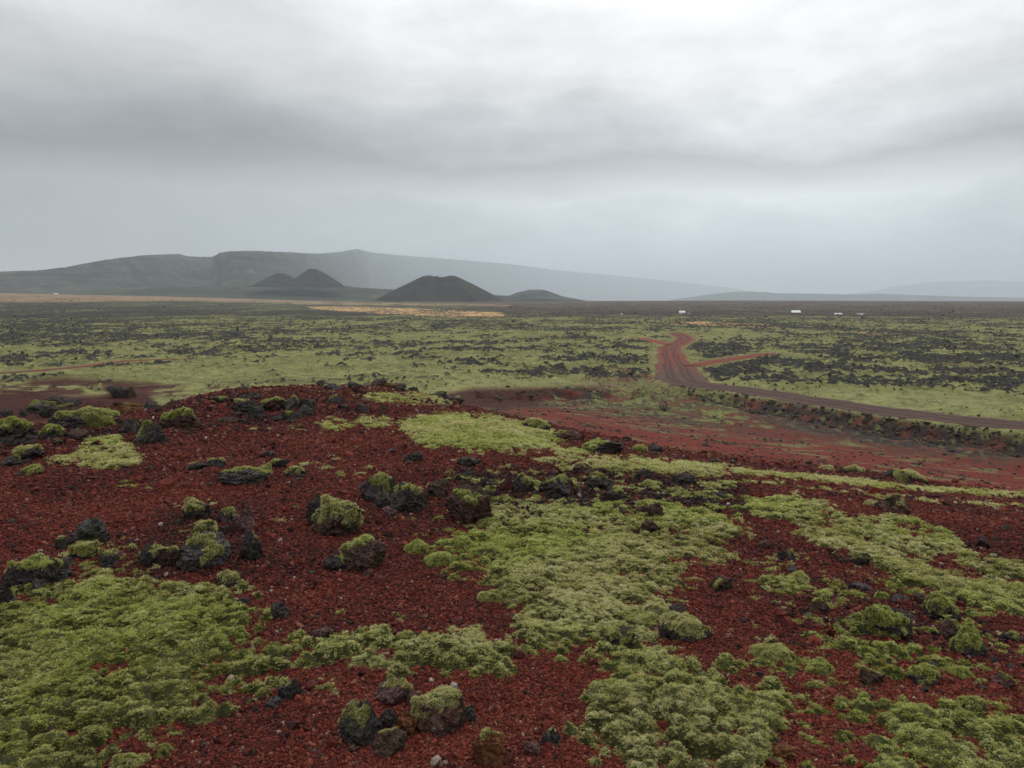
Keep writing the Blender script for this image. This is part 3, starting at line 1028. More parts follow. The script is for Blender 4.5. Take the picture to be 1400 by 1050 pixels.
CC = [(.018, .016, .015), (.046, .036, .029), (.070, .070, .036)]
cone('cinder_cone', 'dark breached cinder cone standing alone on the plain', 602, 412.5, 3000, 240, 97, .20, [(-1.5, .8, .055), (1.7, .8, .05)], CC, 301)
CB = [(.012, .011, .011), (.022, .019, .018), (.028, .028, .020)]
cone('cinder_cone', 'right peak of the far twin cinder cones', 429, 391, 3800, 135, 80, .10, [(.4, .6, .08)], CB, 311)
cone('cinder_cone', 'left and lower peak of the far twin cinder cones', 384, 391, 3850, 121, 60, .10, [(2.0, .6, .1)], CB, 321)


# ------------------------------------------------------------------ geometry-node scatterers
def proto(name, V, Fq, mat, attrs=None):
    """a source shape for the scatterers; only its mesh is used"""
    me = mesh_np(name, V, Fq, mat, False, attrs, link=False)
    return bpy.data.objects.new(name, me)


def stone_shape(seed, sub=1, flat=.75):
    bm = bmesh.new()
    bmesh.ops.create_icosphere(bm, subdivisions=sub, radius=1.0)
    r = np.random.default_rng(seed)
    V = np.array([v.co[:] for v in bm.verts]); Fq = np.array([[v.index for v in f.verts] for f in bm.faces])
    bm.free()
    V = V * (1 + r.uniform(-.32, .28, (len(V), 1)))
    for _ in range(3):
        nrm = r.normal(size=3); nrm /= np.linalg.norm(nrm); d = r.uniform(.45, .75)
        s = V @ nrm
        V = np.where((s > d)[:, None], V - nrm * (s - d)[:, None], V)
    return V * np.array([1, r.uniform(.7, 1), flat]), Fq


def tuft_shape(seed, nb=22):
    """a cushion tuft of moss: short bent shoots splaying out"""
    r = np.random.default_rng(seed)
    V, Fq, tip = [], [], []
    for k in range(nb):
        a = r.uniform(0, 6.283); lean = r.uniform(.15, 1.35); L = r.uniform(.5, 1.0); w = r.uniform(.055, .10)
        b = np.array([math.cos(a), math.sin(a), 0]) * r.uniform(0, .6)
        dirn = np.array([math.cos(a) * math.sin(lean), math.sin(a) * math.sin(lean), math.cos(lean)])
        a2 = a + r.uniform(-1.1, 1.1); lean2 = lean + r.uniform(.2, .9)
        dir2 = np.array([math.cos(a2) * math.sin(lean2), math.sin(a2) * math.sin(lean2), math.cos(lean2)])
        side = np.cross(dirn, r.normal(size=3)); side /= np.linalg.norm(side)
        p0, p1 = b, b + dirn * L * .55
        p2 = p1 + dir2 * L * .5
        i = len(V)
        V += [p0 - side * w * .6, p0 + side * w * .6, p1 - side * w, p1 + side * w, p2]
        tip += [0, 0, .6, .6, 1]
        Fq += [(i, i + 1, i + 3), (i, i + 3, i + 2), (i + 2, i + 3, i + 4)]
    return np.array(V), np.array(Fq), tip


def scatter_tree(name, protos):
    """points (attributes rot, size, tint, pick) -> instances of the given shapes"""
    nt = bpy.data.node_groups.new(name, 'GeometryNodeTree')
    nt.interface.new_socket('Geometry', in_out='INPUT', socket_type='NodeSocketGeometry')
    nt.interface.new_socket('Geometry', in_out='OUTPUT', socket_type='NodeSocketGeometry')
    N, L = nt.nodes, nt.links
    gi = N.new('NodeGroupInput'); go = N.new('NodeGroupOutput')
    j = N.new('GeometryNodeGeometryToInstance')
    for p in reversed(protos):
        oi = N.new('GeometryNodeObjectInfo'); oi.inputs['Object'].default_value = p
        L.new(oi.outputs['Geometry'], j.inputs[0])
    mp = N.new('GeometryNodeMeshToPoints')
    L.new(gi.outputs[0], mp.inputs[0])
    ip = N.new('GeometryNodeInstanceOnPoints')
    ip.inputs['Pick Instance'].default_value = True
    L.new(mp.outputs[0], ip.inputs['Points']); L.new(j.outputs[0], ip.inputs['Instance'])

    def na(nm, typ):
        a = N.new('GeometryNodeInputNamedAttribute'); a.data_type = typ; a.inputs[0].default_value = nm
        return a.outputs[0]
    L.new(na('pick', 'INT'), ip.inputs['Instance Index'])
    er = N.new('FunctionNodeEulerToRotation')
    L.new(na('rot', 'FLOAT_VECTOR'), er.inputs[0]); L.new(er.outputs[0], ip.inputs['Rotation'])
    L.new(na('size', 'FLOAT_VECTOR'), ip.inputs['Scale'])
    L.new(ip.outputs[0], go.inputs[0])
    return nt


def surface_scatter_tree(name, protos):
    """faces of a mesh -> the mesh itself with tufts standing on it"""
    nt = bpy.data.node_groups.new(name, 'GeometryNodeTree')
    nt.interface.new_socket('Geometry', in_out='INPUT', socket_type='NodeSocketGeometry')
    for nm, dv in (('Density', 900.0), ('Size', .03), ('Tint', .5)):
        s = nt.interface.new_socket(nm, in_out='INPUT', socket_type='NodeSocketFloat'); s.default_value = dv
    nt.interface.new_socket('Geometry', in_out='OUTPUT', socket_type='NodeSocketGeometry')
    N, L = nt.nodes, nt.links
    gi = N.new('NodeGroupInput'); go = N.new('NodeGroupOutput')
    j = N.new('GeometryNodeGeometryToInstance')
    for p in reversed(protos):
        oi = N.new('GeometryNodeObjectInfo'); oi.inputs['Object'].default_value = p
        L.new(oi.outputs['Geometry'], j.inputs[0])
    dp = N.new('GeometryNodeDistributePointsOnFaces')
    L.new(gi.outputs[0], dp.inputs['Mesh']); L.new(gi.outputs['Density'], dp.inputs['Density'])
    ip = N.new('GeometryNodeInstanceOnPoints'); ip.inputs['Pick Instance'].default_value = True
    L.new(dp.outputs['Points'], ip.inputs['Points']); L.new(j.outputs[0], ip.inputs['Instance'])
    L.new(dp.outputs['Rotation'], ip.inputs['Rotation'])
    rv = N.new('FunctionNodeRandomValue'); rv.data_type = 'FLOAT'
    rv.inputs[2].default_value = .65; rv.inputs[3].default_value = 1.3
    mm = N.new('ShaderNodeMath'); mm.operation = 'MULTIPLY'
    L.new(rv.outputs[1], mm.inputs[0]); L.new(gi.outputs['Size'], mm.inputs[1])
    L.new(mm.outputs[0], ip.inputs['Scale'])
    rt = N.new('FunctionNodeRandomValue'); rt.data_type = 'FLOAT'; rt.inputs[2].default_value = -.35; rt.inputs[3].default_value = .35
    rt.inputs['Seed'].default_value = 5
    ad = N.new('ShaderNodeMath'); ad.operation = 'ADD'; ad.use_clamp = True
    L.new(rt.outputs[1], ad.inputs[0]); L.new(gi.outputs['Tint'], ad.inputs[1])
    sn = N.new('GeometryNodeStoreNamedAttribute'); sn.data_type = 'FLOAT'; sn.domain = 'INSTANCE'
    sn.inputs['Name'].default_value = 'tint'
    L.new(ip.outputs[0], sn.inputs[0]); L.new(ad.outputs[0], sn.inputs['Value'])
    jn = N.new('GeometryNodeJoinGeometry')
    L.new(sn.outputs[0], jn.inputs[0]); L.new(gi.outputs[0], jn.inputs[0])
    L.new(jn.outputs[0], go.inputs[0])
    return nt


STONES = [proto('stone_shape', *stone_shape(900 + i), M_STONE) for i in range(7)]
TUFTS = []
for i in range(6):
    v_, f_, t_ = tuft_shape(950 + i)
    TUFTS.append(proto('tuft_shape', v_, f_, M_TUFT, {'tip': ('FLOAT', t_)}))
NT_STONE = scatter_tree('scatter_stones', STONES)
NT_TUFT = scatter_tree('scatter_tufts', TUFTS)
NT_CAP = surface_scatter_tree('tufts_on_surface', TUFTS)


def point_object(name, P, rot, size, tint, pick, nt, mat):
    o = mesh_np(name, P, np.zeros((0, 3), int), mat, False,
                {'rot': ('FLOAT_VECTOR', rot), 'size': ('FLOAT_VECTOR', size), 'tint': ('FLOAT', tint), 'pick': ('INT', pick)})
    md = o.modifiers.new('scatter', 'NODES'); md.node_group = nt
    return o


def cap_tufts(o, density, size, tint):
    md = o.modifiers.new('tufts', 'NODES'); md.node_group = NT_CAP
    ids = {s.name: s.identifier for s in NT_CAP.interface.items_tree if s.in_out == 'INPUT'}
    md[ids['Density']] = float(density); md[ids['Size']] = float(size); md[ids['Tint']] = float(tint)


# ------------------------------------------------------------------ near moss
CUT = .0


def moss_thick(x, y, m, r):
    s = np.clip(r / 5.0, .75, 2.4)
    w1 = 1 - np.clip(worley(x / .34 + .25 * gn2(x / .5, y / .5, 1), y / .34, 131) * 1.25, 0, 1) ** 2
    w2 = 1 - np.clip(worley(x / .13, y / .13, 133) * 1.3, 0, 1) ** 2
    w3 = 1 - np.clip(worley(x / .75, y / .75, 135) * 1.2, 0, 1) ** 2
    body = sstep(CUT - .02, .55, m)
    t = body * (.005 + .026 * w1 + .010 * w2 + .038 * w3 * sstep(.1, .9, m)) * np.clip(1.25 - r / 16.0, .42, 1.1)
    return t


def moss_height(x, y, zb, r, m):
    return zb + moss_thick(x, y, m, r) - .012 * (m < .06)


i0 = int(np.searchsorted(RR, 1.6)); i1 = int(np.searchsorted(RR, 36.0))
sl = slice(i0 * NA, i1 * NA)
mx, my, mzb, mr = gx[sl], gy[sl], gz[sl], ginf['r'][sl]
mf = moss_field(mx, my, mzb)
mz = np.where(mf > -.5, moss_height(mx, my, mzb, mr, mf), mzb) - np.where(mf < CUT, .03, 0)
Fq = grid_faces(i0, i1) - i0 * NA
keep = (mf[Fq] > CUT).any(1)
Fq = Fq[keep]
used = np.unique(Fq); remap = np.full(len(mx), -1); remap[used] = np.arange(len(used))
moss_o = mesh_np('moss', np.stack([mx, my, mz], 1)[used], remap[Fq], M_MOSS, True)
tag(moss_o, 'pale green moss mats spread over the red scoria in the foreground', kind='stuff')


def sample_polar(n, r0, r1, a0=-60, a1=60):
    r = np.exp(rng.uniform(math.log(r0), math.log(r1), n)); a = np.radians(rng.uniform(a0, a1, n))
    return r * np.sin(a), r * np.cos(a), r


# tufts
tx, ty, tr = sample_polar(1180000, 1.5, 34.0)
tz = terrain(tx, ty)
tm = moss_field(tx, ty, tz)
tj = tm + rng.uniform(-.10, .10, len(tm))
k = tj > CUT + .02
tx, ty, tr, tz, tm = tx[k], ty[k], tr[k], tz[k], tm[k]
th_ = moss_thick(tx, ty, tm, tr)
tz = tz + th_ - .006
# clumps with clefts between them; tint darkens towards the clefts as painted shade
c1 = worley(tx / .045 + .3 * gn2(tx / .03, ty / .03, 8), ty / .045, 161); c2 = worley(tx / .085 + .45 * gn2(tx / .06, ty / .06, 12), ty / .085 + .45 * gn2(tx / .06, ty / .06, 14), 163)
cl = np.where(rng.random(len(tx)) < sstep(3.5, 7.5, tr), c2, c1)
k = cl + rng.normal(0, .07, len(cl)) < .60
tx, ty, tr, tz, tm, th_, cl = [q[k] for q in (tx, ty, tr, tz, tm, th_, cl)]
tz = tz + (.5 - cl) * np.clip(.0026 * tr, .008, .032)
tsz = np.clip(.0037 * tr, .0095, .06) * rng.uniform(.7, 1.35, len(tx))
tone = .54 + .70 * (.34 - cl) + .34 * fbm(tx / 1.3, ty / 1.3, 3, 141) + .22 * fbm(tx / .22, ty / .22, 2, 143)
px_, py_ = project(tx, ty, tz)
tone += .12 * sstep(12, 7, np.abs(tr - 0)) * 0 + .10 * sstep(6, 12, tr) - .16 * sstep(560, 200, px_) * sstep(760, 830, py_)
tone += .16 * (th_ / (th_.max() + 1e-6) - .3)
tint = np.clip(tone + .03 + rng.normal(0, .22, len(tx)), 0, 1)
e = .03
def _sl(dx, dy):
    X, Y = tx + dx, ty + dy
    zz = terrain(X, Y); return zz + moss_thick(X, Y, tm, tr)
sxn = (_sl(e, 0) - tz) / e; syn = (_sl(0, e) - tz) / e
rot = np.stack([np.arctan(np.clip(syn, -1.5, 1.5)) * .8 + rng.normal(0, .25, len(tx)), -np.arctan(np.clip(sxn, -1.5, 1.5)) * .8 + rng.normal(0, .25, len(tx)), rng.uniform(0, 6.28, len(tx))], 1)
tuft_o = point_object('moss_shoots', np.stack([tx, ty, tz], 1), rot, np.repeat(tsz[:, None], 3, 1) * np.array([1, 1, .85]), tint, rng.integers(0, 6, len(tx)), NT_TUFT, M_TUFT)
tag(tuft_o, 'woolly shoots of the foreground moss mats', kind='stuff')
print('tufts', len(tx), 'moss faces', len(Fq))

# gravel
sx_, sy_, sr = sample_polar(1060000, 1.4, 30.0)
sz = terrain(sx_, sy_)
sm = moss_field(sx_, sy_, sz)
k = ((sm < .10) & (rng.random(len(sm)) > sstep(13, 29, sr))) | (rng.random(len(sm)) < .03)
sx_, sy_, sr, sz, sm = sx_[k], sy_[k], sr[k], sz[k], sm[k]
big = rng.random(len(sr))
ssz = (.0033 + .00110 * sr) * np.exp(rng.normal(0, .38, len(sr))) * np.where(big > .985, 2.2, 1) * .92
col_n = .51 + .34 * fbm(sx_ / 1.3, sy_ / 1.3, 4, 151, .6) + .34 * fbm(sx_ / 5, sy_ / 5, 3, 153)
gpx, gpy = project(sx_, sy_, sz)
dz_ = np.zeros(len(sr))
for P_z, a_z in (([(620, 645), (760, 640), (1010, 655), (1030, 700), (900, 695), (640, 700)], .34), ([(1040, 775), (1300, 790), (1400, 900), (1250, 940), (1060, 860)], .16),
                 ([(0, 560), (280, 545), (300, 600), (0, 640)], .12), ([(300, 540), (560, 525), (600, 560), (330, 580)], .2), ([(220, 690), (360, 690), (360, 790), (180, 790)], .18)):
    dz_ = np.maximum(dz_, a_z * zone(gpx, gpy, P_z, 14))
col_n = col_n - dz_
ssz = ssz * (1 + 2.2 * dz_ * (rng.random(len(sr)) < .35))
stint = np.clip(col_n + rng.normal(0, .23, len(sr)), 0, .945)
rare = rng.random(len(sr))
stint = np.where(rare > .984, rng.uniform(.95, 1.0, len(sr)), stint)
rot = rng.uniform(0, 6.28, (len(sr), 3))
grav_o = point_object('scoria_gravel', np.stack([sx_, sy_, sz + ssz * .15], 1), rot, ssz[:, None] * rng.uniform(.8, 1.2, (len(sr), 3)), stint, rng.integers(0, 7, len(sr)), NT_STONE, M_STONE)
tag(grav_o, 'coarse red scoria gravel covering the hill', kind='stuff')
print('stones', len(sr))


# ------------------------------------------------------------------ rocks
_ICO = {}


def ico(sub):
    if sub not in _ICO:
        bm = bmesh.new(); bmesh.ops.create_icosphere(bm, subdivisions=sub, radius=1.0)
        _ICO[sub] = (np.array([v.co[:] for v in bm.verts]), np.array([[v.index for v in f.verts] for f in bm.faces]))
        bm.free()
    return _ICO[sub]


def rock_verts(seed, sub, dims, angular=.5, lumpy=.3):
    N0, Fq = ico(sub)
    r = np.random.default_rng(seed)
    o = r.uniform(-50, 50, 3)
    rad = 1 + .62 * lumpy / .3 * fbm3(N0 * 1.5 + o, 3, seed)
    V = N0 * rad[:, None]
    for _ in range(int(6 + 11 * angular)):
        nrm = r.normal(size=3); nrm[2] = nrm[2] * .7 + .1; nrm /= np.linalg.norm(nrm)
        d = r.uniform(.55, .9)
        s = V @ nrm
        V = np.where((s > d)[:, None], V - nrm * ((s - d) * (.55 + .4 * angular))[:, None], V)
    rough = .28 * fbm3(N0 * 3.0 + o, 4, seed + 5, .62) - .26 * np.abs(fbm3(N0 * 5 + o, 3, seed + 9, .65)) + .08
    pit = worley3(N0 * 5.2 + o, seed + 13)
    rough = rough - .075 * (1 - sstep(.12, .42, pit)) - .10 * (1 - sstep(.05, .16, np.abs(fbm3(N0 * 1.9 + o, 2, seed + 21))))
    V = V * (1 + rough)[:, None]
    V = V / np.abs(V).max(0)
    return V * np.asarray(dims) * .5, Fq, N0


def make_rock(name, loc, dims, mat, seed, sub=4, rz=0.0, tilt=(0, 0), angular=.5, lumpy=.3, sink=.2, moss=0.0, moss_dir=(0, 0, 1), label=None, cat='rock', group=None,
              tint=.45, cap_mat=None):
    dims = np.asarray(dims, float)
    V, Fq, N0 = rock_verts(seed, sub, dims, angular, lumpy)
    M = np.array(Euler((tilt[0], tilt[1], rz)).to_matrix())
    V = V @ M.T; Nw = N0 @ M.T
    V[:, 2] += dims[2] * (.5 - sink)
    if moss <= 0:
        o = mesh_np(name, V, Fq, mat, False)
        o.location = loc
        return tag(o, label, cat, group)
    root = empty(name, loc)
    tag(root, label, cat, group)
    mesh_np('stone', V, Fq, mat, False, parent=root)
    md = np.asarray(moss_dir, float); md /= np.linalg.norm(md)
    r = np.random.default_rng(seed + 77)
    field = Nw @ md * .62 + 1.05 * fbm3(Nw * 2.4 + r.uniform(-9, 9, 3), 3, seed + 3, .6) + (V[:, 2] / dims[2] - .3) * .25
    thr = np.quantile(field, 1 - moss)
    size = float(np.mean(dims))
    tf = .035 * size * np.clip((field - thr) * 5, -.35, 1) * (.7 + .5 * fbm3(Nw * 6, 2, seed + 4))
    Vm = V + Nw * tf[:, None]
    fk = (field[Fq] > thr).any(1)
    if fk.any():
        f2 = Fq[fk]
        lab = np.arange(len(V))                                   # keep one connected patch
        for _ in range(200):
            mn = lab[f2].min(1); l2 = lab.copy()
            np.minimum.at(l2, f2.ravel(), np.repeat(mn, 3)); l2 = l2[l2]
            if (l2 == lab).all(): break
            lab = l2
        fl = lab[f2[:, 0]]; vals, cnt = np.unique(fl, return_counts=True)
        f2 = f2[fl == vals[cnt.argmax()]]; us = np.unique(f2); rm = np.full(len(V), -1); rm[us] = np.arange(len(us))
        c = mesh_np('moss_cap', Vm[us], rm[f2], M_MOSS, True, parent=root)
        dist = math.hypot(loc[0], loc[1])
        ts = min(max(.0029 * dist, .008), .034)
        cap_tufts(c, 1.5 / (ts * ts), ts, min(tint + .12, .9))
    return root


D_, B_, G_, U_, P_ = M_DARK, M_BROWN, M_GREY, M_RUST, M_PINK
# centre px, bottom row, width px, height px, material, moss share, label, extra
ROCKS = [
    # --- far crest, left
    (165, 546, 30, 21, D_, 0, 'black boulder standing on the hill crest at left against the green plain', dict(angular=.3)),
    (179, 546, 12, 17, B_, 0, 'narrow brown stone leaning against the black boulder on the left crest', {}),
    (97, 553, 27, 18, D_, 0, 'black rock topping the grey outcrop on the left crest', {}),
    (75, 556, 26, 13, D_, 0, 'dark rock beside the black one on top of the grey outcrop', {}),
    (58, 573, 46, 23, G_, .15, 'pale grey lichened outcrop below the black rock on the left crest', dict(angular=.7)),
    (88, 572, 34, 20, B_, .2, 'brown lumpy rock at the right end of the grey outcrop', {}),
    (31, 571, 8, 12, D_, 0, 'small upright black stone left of the grey outcrop', {}),
    (11, 571, 15, 13, D_, 0, 'small black rock on the left crest beside the lower red ground', {}),
    (18, 612, 62, 38, D_, .3, 'big dark mossy rock cut by the left edge of the frame', dict(lumpy=.35)),
    (88, 591, 44, 32, D_, .12, 'dark rock on the left flank of the moss covered outcrop', {}),
    (134, 590, 62, 36, B_, .62, 'outcrop thickly covered in bright moss in the left rock row', dict(tint=.5, moss_dir=(.1, -.7, .7))),
    (179, 597, 26, 26, D_, 0, 'dark block just right of the moss covered outcrop', dict(angular=.8)),
    (207, 612, 40, 34, D_, .1, 'boulder with a black shadowed front right of the mossy outcrop', dict(angular=.6)),
    (106, 606, 24, 18, B_, 0, 'brown stone at the lower left of the mossy outcrop', {}),
    (178, 566, 42, 20, U_, .05, 'orange brown lump behind the mossy outcrop', dict(lumpy=.4)),
    (207, 562, 20, 13, D_, 0, 'dark stone beside the orange brown lump', {}),
    (235, 590, 28, 30, B_, .45, 'brown rock half covered in yellow moss right of the black fronted boulder', {}),
    (255, 591, 34, 32, B_, .2, 'lumpy brown rock at the right end of the left rock row', dict(lumpy=.4)),
    (72, 602, 30, 18, G_, .55, 'low moss grown stone in front of the left rock row', {}),
    (313, 579, 26, 8, G_, 0, 'flat grey stone lying between the two rock rows', dict(angular=.8)),
    (18, 639, 26, 16, G_, .1, 'lichen spotted grey stone near the left edge', {}),
    (40, 629, 38, 16, D_, .4, 'dark mossy stone above the lichen spotted grey one', {}),
    (42, 652, 30, 13, D_, .55, 'small dark stone under green moss near the left edge', {}),
    # --- second row
    (338, 567, 36, 18, D_, .12, 'dark lumpy rock at the left end of the second rock row', {}),
    (352, 577, 26, 22, D_, 0, 'black rock in front of the second rock row', {}),
    (373, 564, 40, 18, B_, .15, 'rounded grey brown boulder in the second rock row', {}),
    (400, 562, 30, 20, G_, .1, 'grey weathered rock in the middle of the second rock row', {}),
    (420, 560, 20, 17, D_, 0, 'upright dark rock in the second rock row', dict(angular=.7)),
    (418, 571, 20, 16, G_, 0, 'pale fractured stone below the upright dark rock', {}),
    (398, 577, 26, 14, D_, .05, 'low black rock in front of the grey weathered one', {}),
    (459, 556, 22, 14, G_, .1, 'grey rock alone right of the second rock row', {}),
    (496, 567, 18, 14, D_, 0, 'squat black rock on the red gravel below the ridge crest', {}),
    (524, 562, 9, 7, D_, 0, 'tiny black stone next to the squat black rock', {}),
    (518, 529, 24, 11, B_, 0, 'dark brown boulder on the skyline of the ridge against the green plain', dict(angular=.3)),
    (565, 536, 14, 8, D_, 0, 'small dark rock on the ridge crest right of the brown skyline boulder', {}),
    (452, 534, 24, 9, D_, .1, 'low dark rock on the crest left of the brown skyline boulder', {}),
    (484, 531, 20, 8, G_, 0, 'grey flat rock on the crest just left of the brown skyline boulder', {}),
    (545, 532, 20, 8, D_, 0, 'flat dark rock on the crest just right of the brown skyline boulder', {}),
    (598, 545, 26, 10, G_, .1, 'grey rock on the crest above the dark red hollow', {}),
    (622, 552, 22, 9, D_, .1, 'dark rock at the left rim of the dark red hollow', {}),
    (305, 552, 26, 9, D_, .1, 'low dark rock on the crest between the two rock rows', {}),
    (345, 546, 22, 8, G_, 0, 'small grey rock on the crest above the second rock row', {}),
    # --- middle
    (270, 644, 30, 11, D_, .1, 'low dark stone on red gravel left of the long slab', {}),
    (295, 640, 24, 14, G_, .1, 'grey rounded stone above the long slab', {}),
    (334, 666, 64, 24, G_, .28, 'long dark slab with a moss fringe on its top edge', dict(angular=.8, moss_dir=(0, .5, .8))),
    (124, 752, 42, 40, G_, 0, 'smooth rounded dark grey boulder alone on red gravel at left', dict(angular=.15, lumpy=.22)),
    (88, 754, 20, 22, D_, .1, 'small dark stone left of the smooth grey boulder', {}),
    (114, 768, 32, 26, D_, .6, 'moss topped stone in front of the smooth grey boulder', {}),
    (268, 716, 38, 32, D_, .4, 'dark stone with a green moss crown left of the mauve rock', {}),
    (283, 742, 36, 28, D_, .35, 'mossy stone below the green crowned one', {}),
    (310, 720, 20, 26, D_, .35, 'small mossy stone touching the mauve rock', {}),
    (335, 733, 28, 36, P_, 0, 'smooth mauve rock standing behind the tall dark block', dict(angular=.9, lumpy=.2)),
    (342, 772, 30, 44, D_, .05, 'tall dark upright block in front of the mauve rock', dict(angular=.7)),
    (276, 786, 66, 52, G_, .25, 'big grey mossy rock left of the tall dark block', dict(lumpy=.35, moss_dir=(.2, -.7, .5))),
    (205, 777, 32, 28, D_, .1, 'dark lump in the row above the large moss mat', {}),
    (231, 778, 34, 30, B_, .15, 'brown dark lump against the big grey mossy rock', {}),
    (150, 776, 30, 20, D_, .2, 'dark stone between the moss topped stone and the dark lumps', {}),
    (58, 812, 84, 46, G_, .25, 'large dark grey outcrop above the moss mat at the left edge', dict(lumpy=.35)),
    (30, 815, 50, 44, D_, .2, 'rough black shoulder of the left edge outcrop', {}),
    (2, 840, 36, 34, D_, 0, 'black rock cut by the left edge beside the moss mat', {}),
    (312, 808, 34, 22, B_, .3, 'mossy brown stone below the tall dark block', {}),
    (334, 830, 18, 12, D_, 0, 'small dark stone right of the mossy brown stone', {}),
    (462, 740, 66, 56, B_, .34, 'moss capped boulder, the biggest in the centre left', dict(moss_dir=(.1, -.45, .85), tint=.6)),
    (437, 722, 30, 42, D_, 0, 'rough dark flank stone left of the biggest moss capped boulder', {}),
    (520, 691, 50, 36, D_, .22, 'dark wedge rock with a moss spot, left one of the pair', dict(angular=.8)),
    (558, 707, 44, 42, D_, .18, 'dark boulder with pale moss on top, right one of the pair', dict(angular=.6)),
    (527, 698, 30, 22, D_, 0, 'low black rock wedged under the pair of dark boulders', {}),
    (532, 710, 22, 16, P_, 0, 'small mauve stone at the foot of the pair', {}),
    (594, 686, 36, 30, B_, .05, 'brown lump right of the pair of dark boulders', {}),
    (645, 724, 66, 54, B_, .14, 'rough dark brown boulder above the central moss mat', dict(lumpy=.45)),
    (660, 684, 24, 16, D_, .05, 'black stone behind the rough dark brown boulder', {}),
    (499, 787, 58, 50, B_, .35, 'boulder with moss on its left side below the moss capped one', dict(moss_dir=(-.8, -.2, .5), tint=.62)),
    (459, 783, 30, 18, D_, .1, 'small dark stone left of the boulder with the mossy side', {}),
    (505, 792, 14, 12, B_, 0, 'pebble sized brown stone under the boulder with the mossy side', {}),
    (565, 634, 24, 14, D_, 0, 'dark pointed stone on gravel below the pale moss mat', {}),
    (637, 640, 36, 16, D_, 0, 'flat dark stone on gravel below the pale moss mat', dict(angular=.7)),
    (405, 654, 24, 13, D_, .4, 'small black stone with a moss hat right of the long slab', {}),
    (368, 628, 20, 10, D_, 0, 'thin dark stone above the stone with the moss hat', {}),
    (360, 656, 26, 18, G_, .5, 'pale lichened stone with moss right of the long slab', {}),
    (383, 642, 26, 16, D_, .2, 'dark stone between the two mossy ones beyond the slab', {}),
    # --- pale moss edge, centre right
    (733, 593, 36, 22, D_, .5, 'mossy topped rock on the edge of the pale moss mat', dict(moss_dir=(-.2, .1, 1), tint=.75)),
    (770, 604, 36, 18, B_, .05, 'brown rocks beside the mossy topped rock on the mat edge', {}),
    (826, 623, 46, 23, D_, .2, 'black rock with moss at its left above the moss tongue', dict(moss_dir=(-.7, 0, .7), tint=.7)),
    (894, 620, 22, 12, D_, 0, 'small black rock on the edge of the red slope', {}),
    (875, 622, 18, 12, D_, .5, 'tiny moss backed stone left of the small black rock', {}),
    (978, 636, 16, 10, D_, 0, 'tiny dark stone near the end of the moss tongue', {}),
    (1247, 664, 40, 20, B_, .48, 'slab shaped boulder with a flat moss top on the red slope', dict(angular=1.0, lumpy=.15, moss_dir=(-.3, .1, 1), tint=.8)),
    (1219, 655, 24, 12, D_, .05, 'low dark stone left of the flat topped mossy slab', {}),
    (1162, 648, 18, 10, D_, .45, 'small mossy stone upslope of the flat topped slab', {}),
    (1222, 707, 46, 28, B_, .12, 'rough purple brown rock between two moss bands at right', dict(lumpy=.45)),
    # --- dark lumps in the middle band
    (758, 684, 40, 32, D_, .1, 'purple black lump left of centre in the dark rubble band', dict(lumpy=.4)),
    (716, 678, 30, 30, D_, .2, 'dark lump with green moss on its right in the rubble band', {}),
    (818, 674, 36, 28, D_, .05, 'purple black lump right of centre in the dark rubble band', dict(lumpy=.4)),
    (796, 652, 28, 18, B_, .05, 'brown stone above the dark rubble band', {}),
    (840, 690, 30, 22, D_, .1, 'pointed dark stone in front of the dark rubble band', dict(angular=.8)),
    (935, 665, 28, 16, D_, 0, 'dark stone under the tip of the moss tongue', {}),
    (880, 658, 24, 14, D_, 0, 'black stone hugging the lower edge of the moss tongue', {}),
    (897, 714, 22, 24, B_, 0, 'brown stone poking through the upper right moss mat', {}),
    (888, 732, 24, 22, B_, .1, 'brown stump of rock in the middle of the upper right moss mat', {}),
    (985, 685, 22, 14, D_, 0, 'dark stone right of the rubble band', {}),
    # --- bottom centre
    (383, 850, 30, 24, D_, 0, 'single dark stone on bare red gravel in the centre left', {}),
    (441, 879, 34, 18, B_, 0, 'flat dark brown stone at the edge of the lower moss strip', dict(angular=.8)),
    (396, 962, 34, 32, D_, .05, 'dark stone under the lower moss strip at left', {}),
    (376, 967, 18, 14, G_, 0, 'small grey stone at the foot of the dark stone under the moss strip', {}),
    (496, 1026, 60, 60, D_, .25, 'large dark boulder with moss on its left shoulder at bottom centre', dict(moss_dir=(-.6, -.2, .8), angular=.6)),
    (531, 999, 28, 28, D_, 0, 'dark stone wedged in the middle of the bottom centre cluster', {}),
    (558, 1012, 28, 36, U_, 0, 'rounded rust brown stone in the bottom centre cluster', dict(angular=.2)),
    (532, 1041, 48, 40, B_, .06, 'lichen specked rock at the front of the bottom centre cluster', dict(lumpy=.4)),
    (538, 968, 50, 36, P_, .2, 'mauve mossy rock at the back of the bottom centre cluster', {}),
    (566, 972, 24, 18, B_, .05, 'small red brown stone behind the rust brown stone', {}),
    (607, 1012, 76, 64, B_, .5, 'broad moss covered rock on the right of the bottom centre cluster', dict(moss_dir=(-.2, .3, .9), tint=.6)),
    (638, 990, 26, 20, D_, .05, 'dark stone at the right tip of the broad moss covered rock', {}),
    (667, 1056, 46, 58, U_, .1, 'craggy red brown rock at the bottom edge of the frame', dict(lumpy=.5)),
    (752, 1024, 26, 26, D_, .05, 'dark stone on gravel near the bottom edge right of centre', {}),
    (729, 1036, 24, 20, P_, 0, 'mauve grey stone beside the dark one near the bottom edge', {}),
    # --- bottom right
    (846, 896, 40, 34, D_, .3, 'dark rock breaking through the central moss mat', {}),
    (925, 848, 28, 24, D_, 0, 'black rock at the right end of the big moss mound', {}),
    (934, 882, 66, 36, D_, .6, 'stone nearly buried in moss on gravel right of the central mat', dict(tint=.6)),
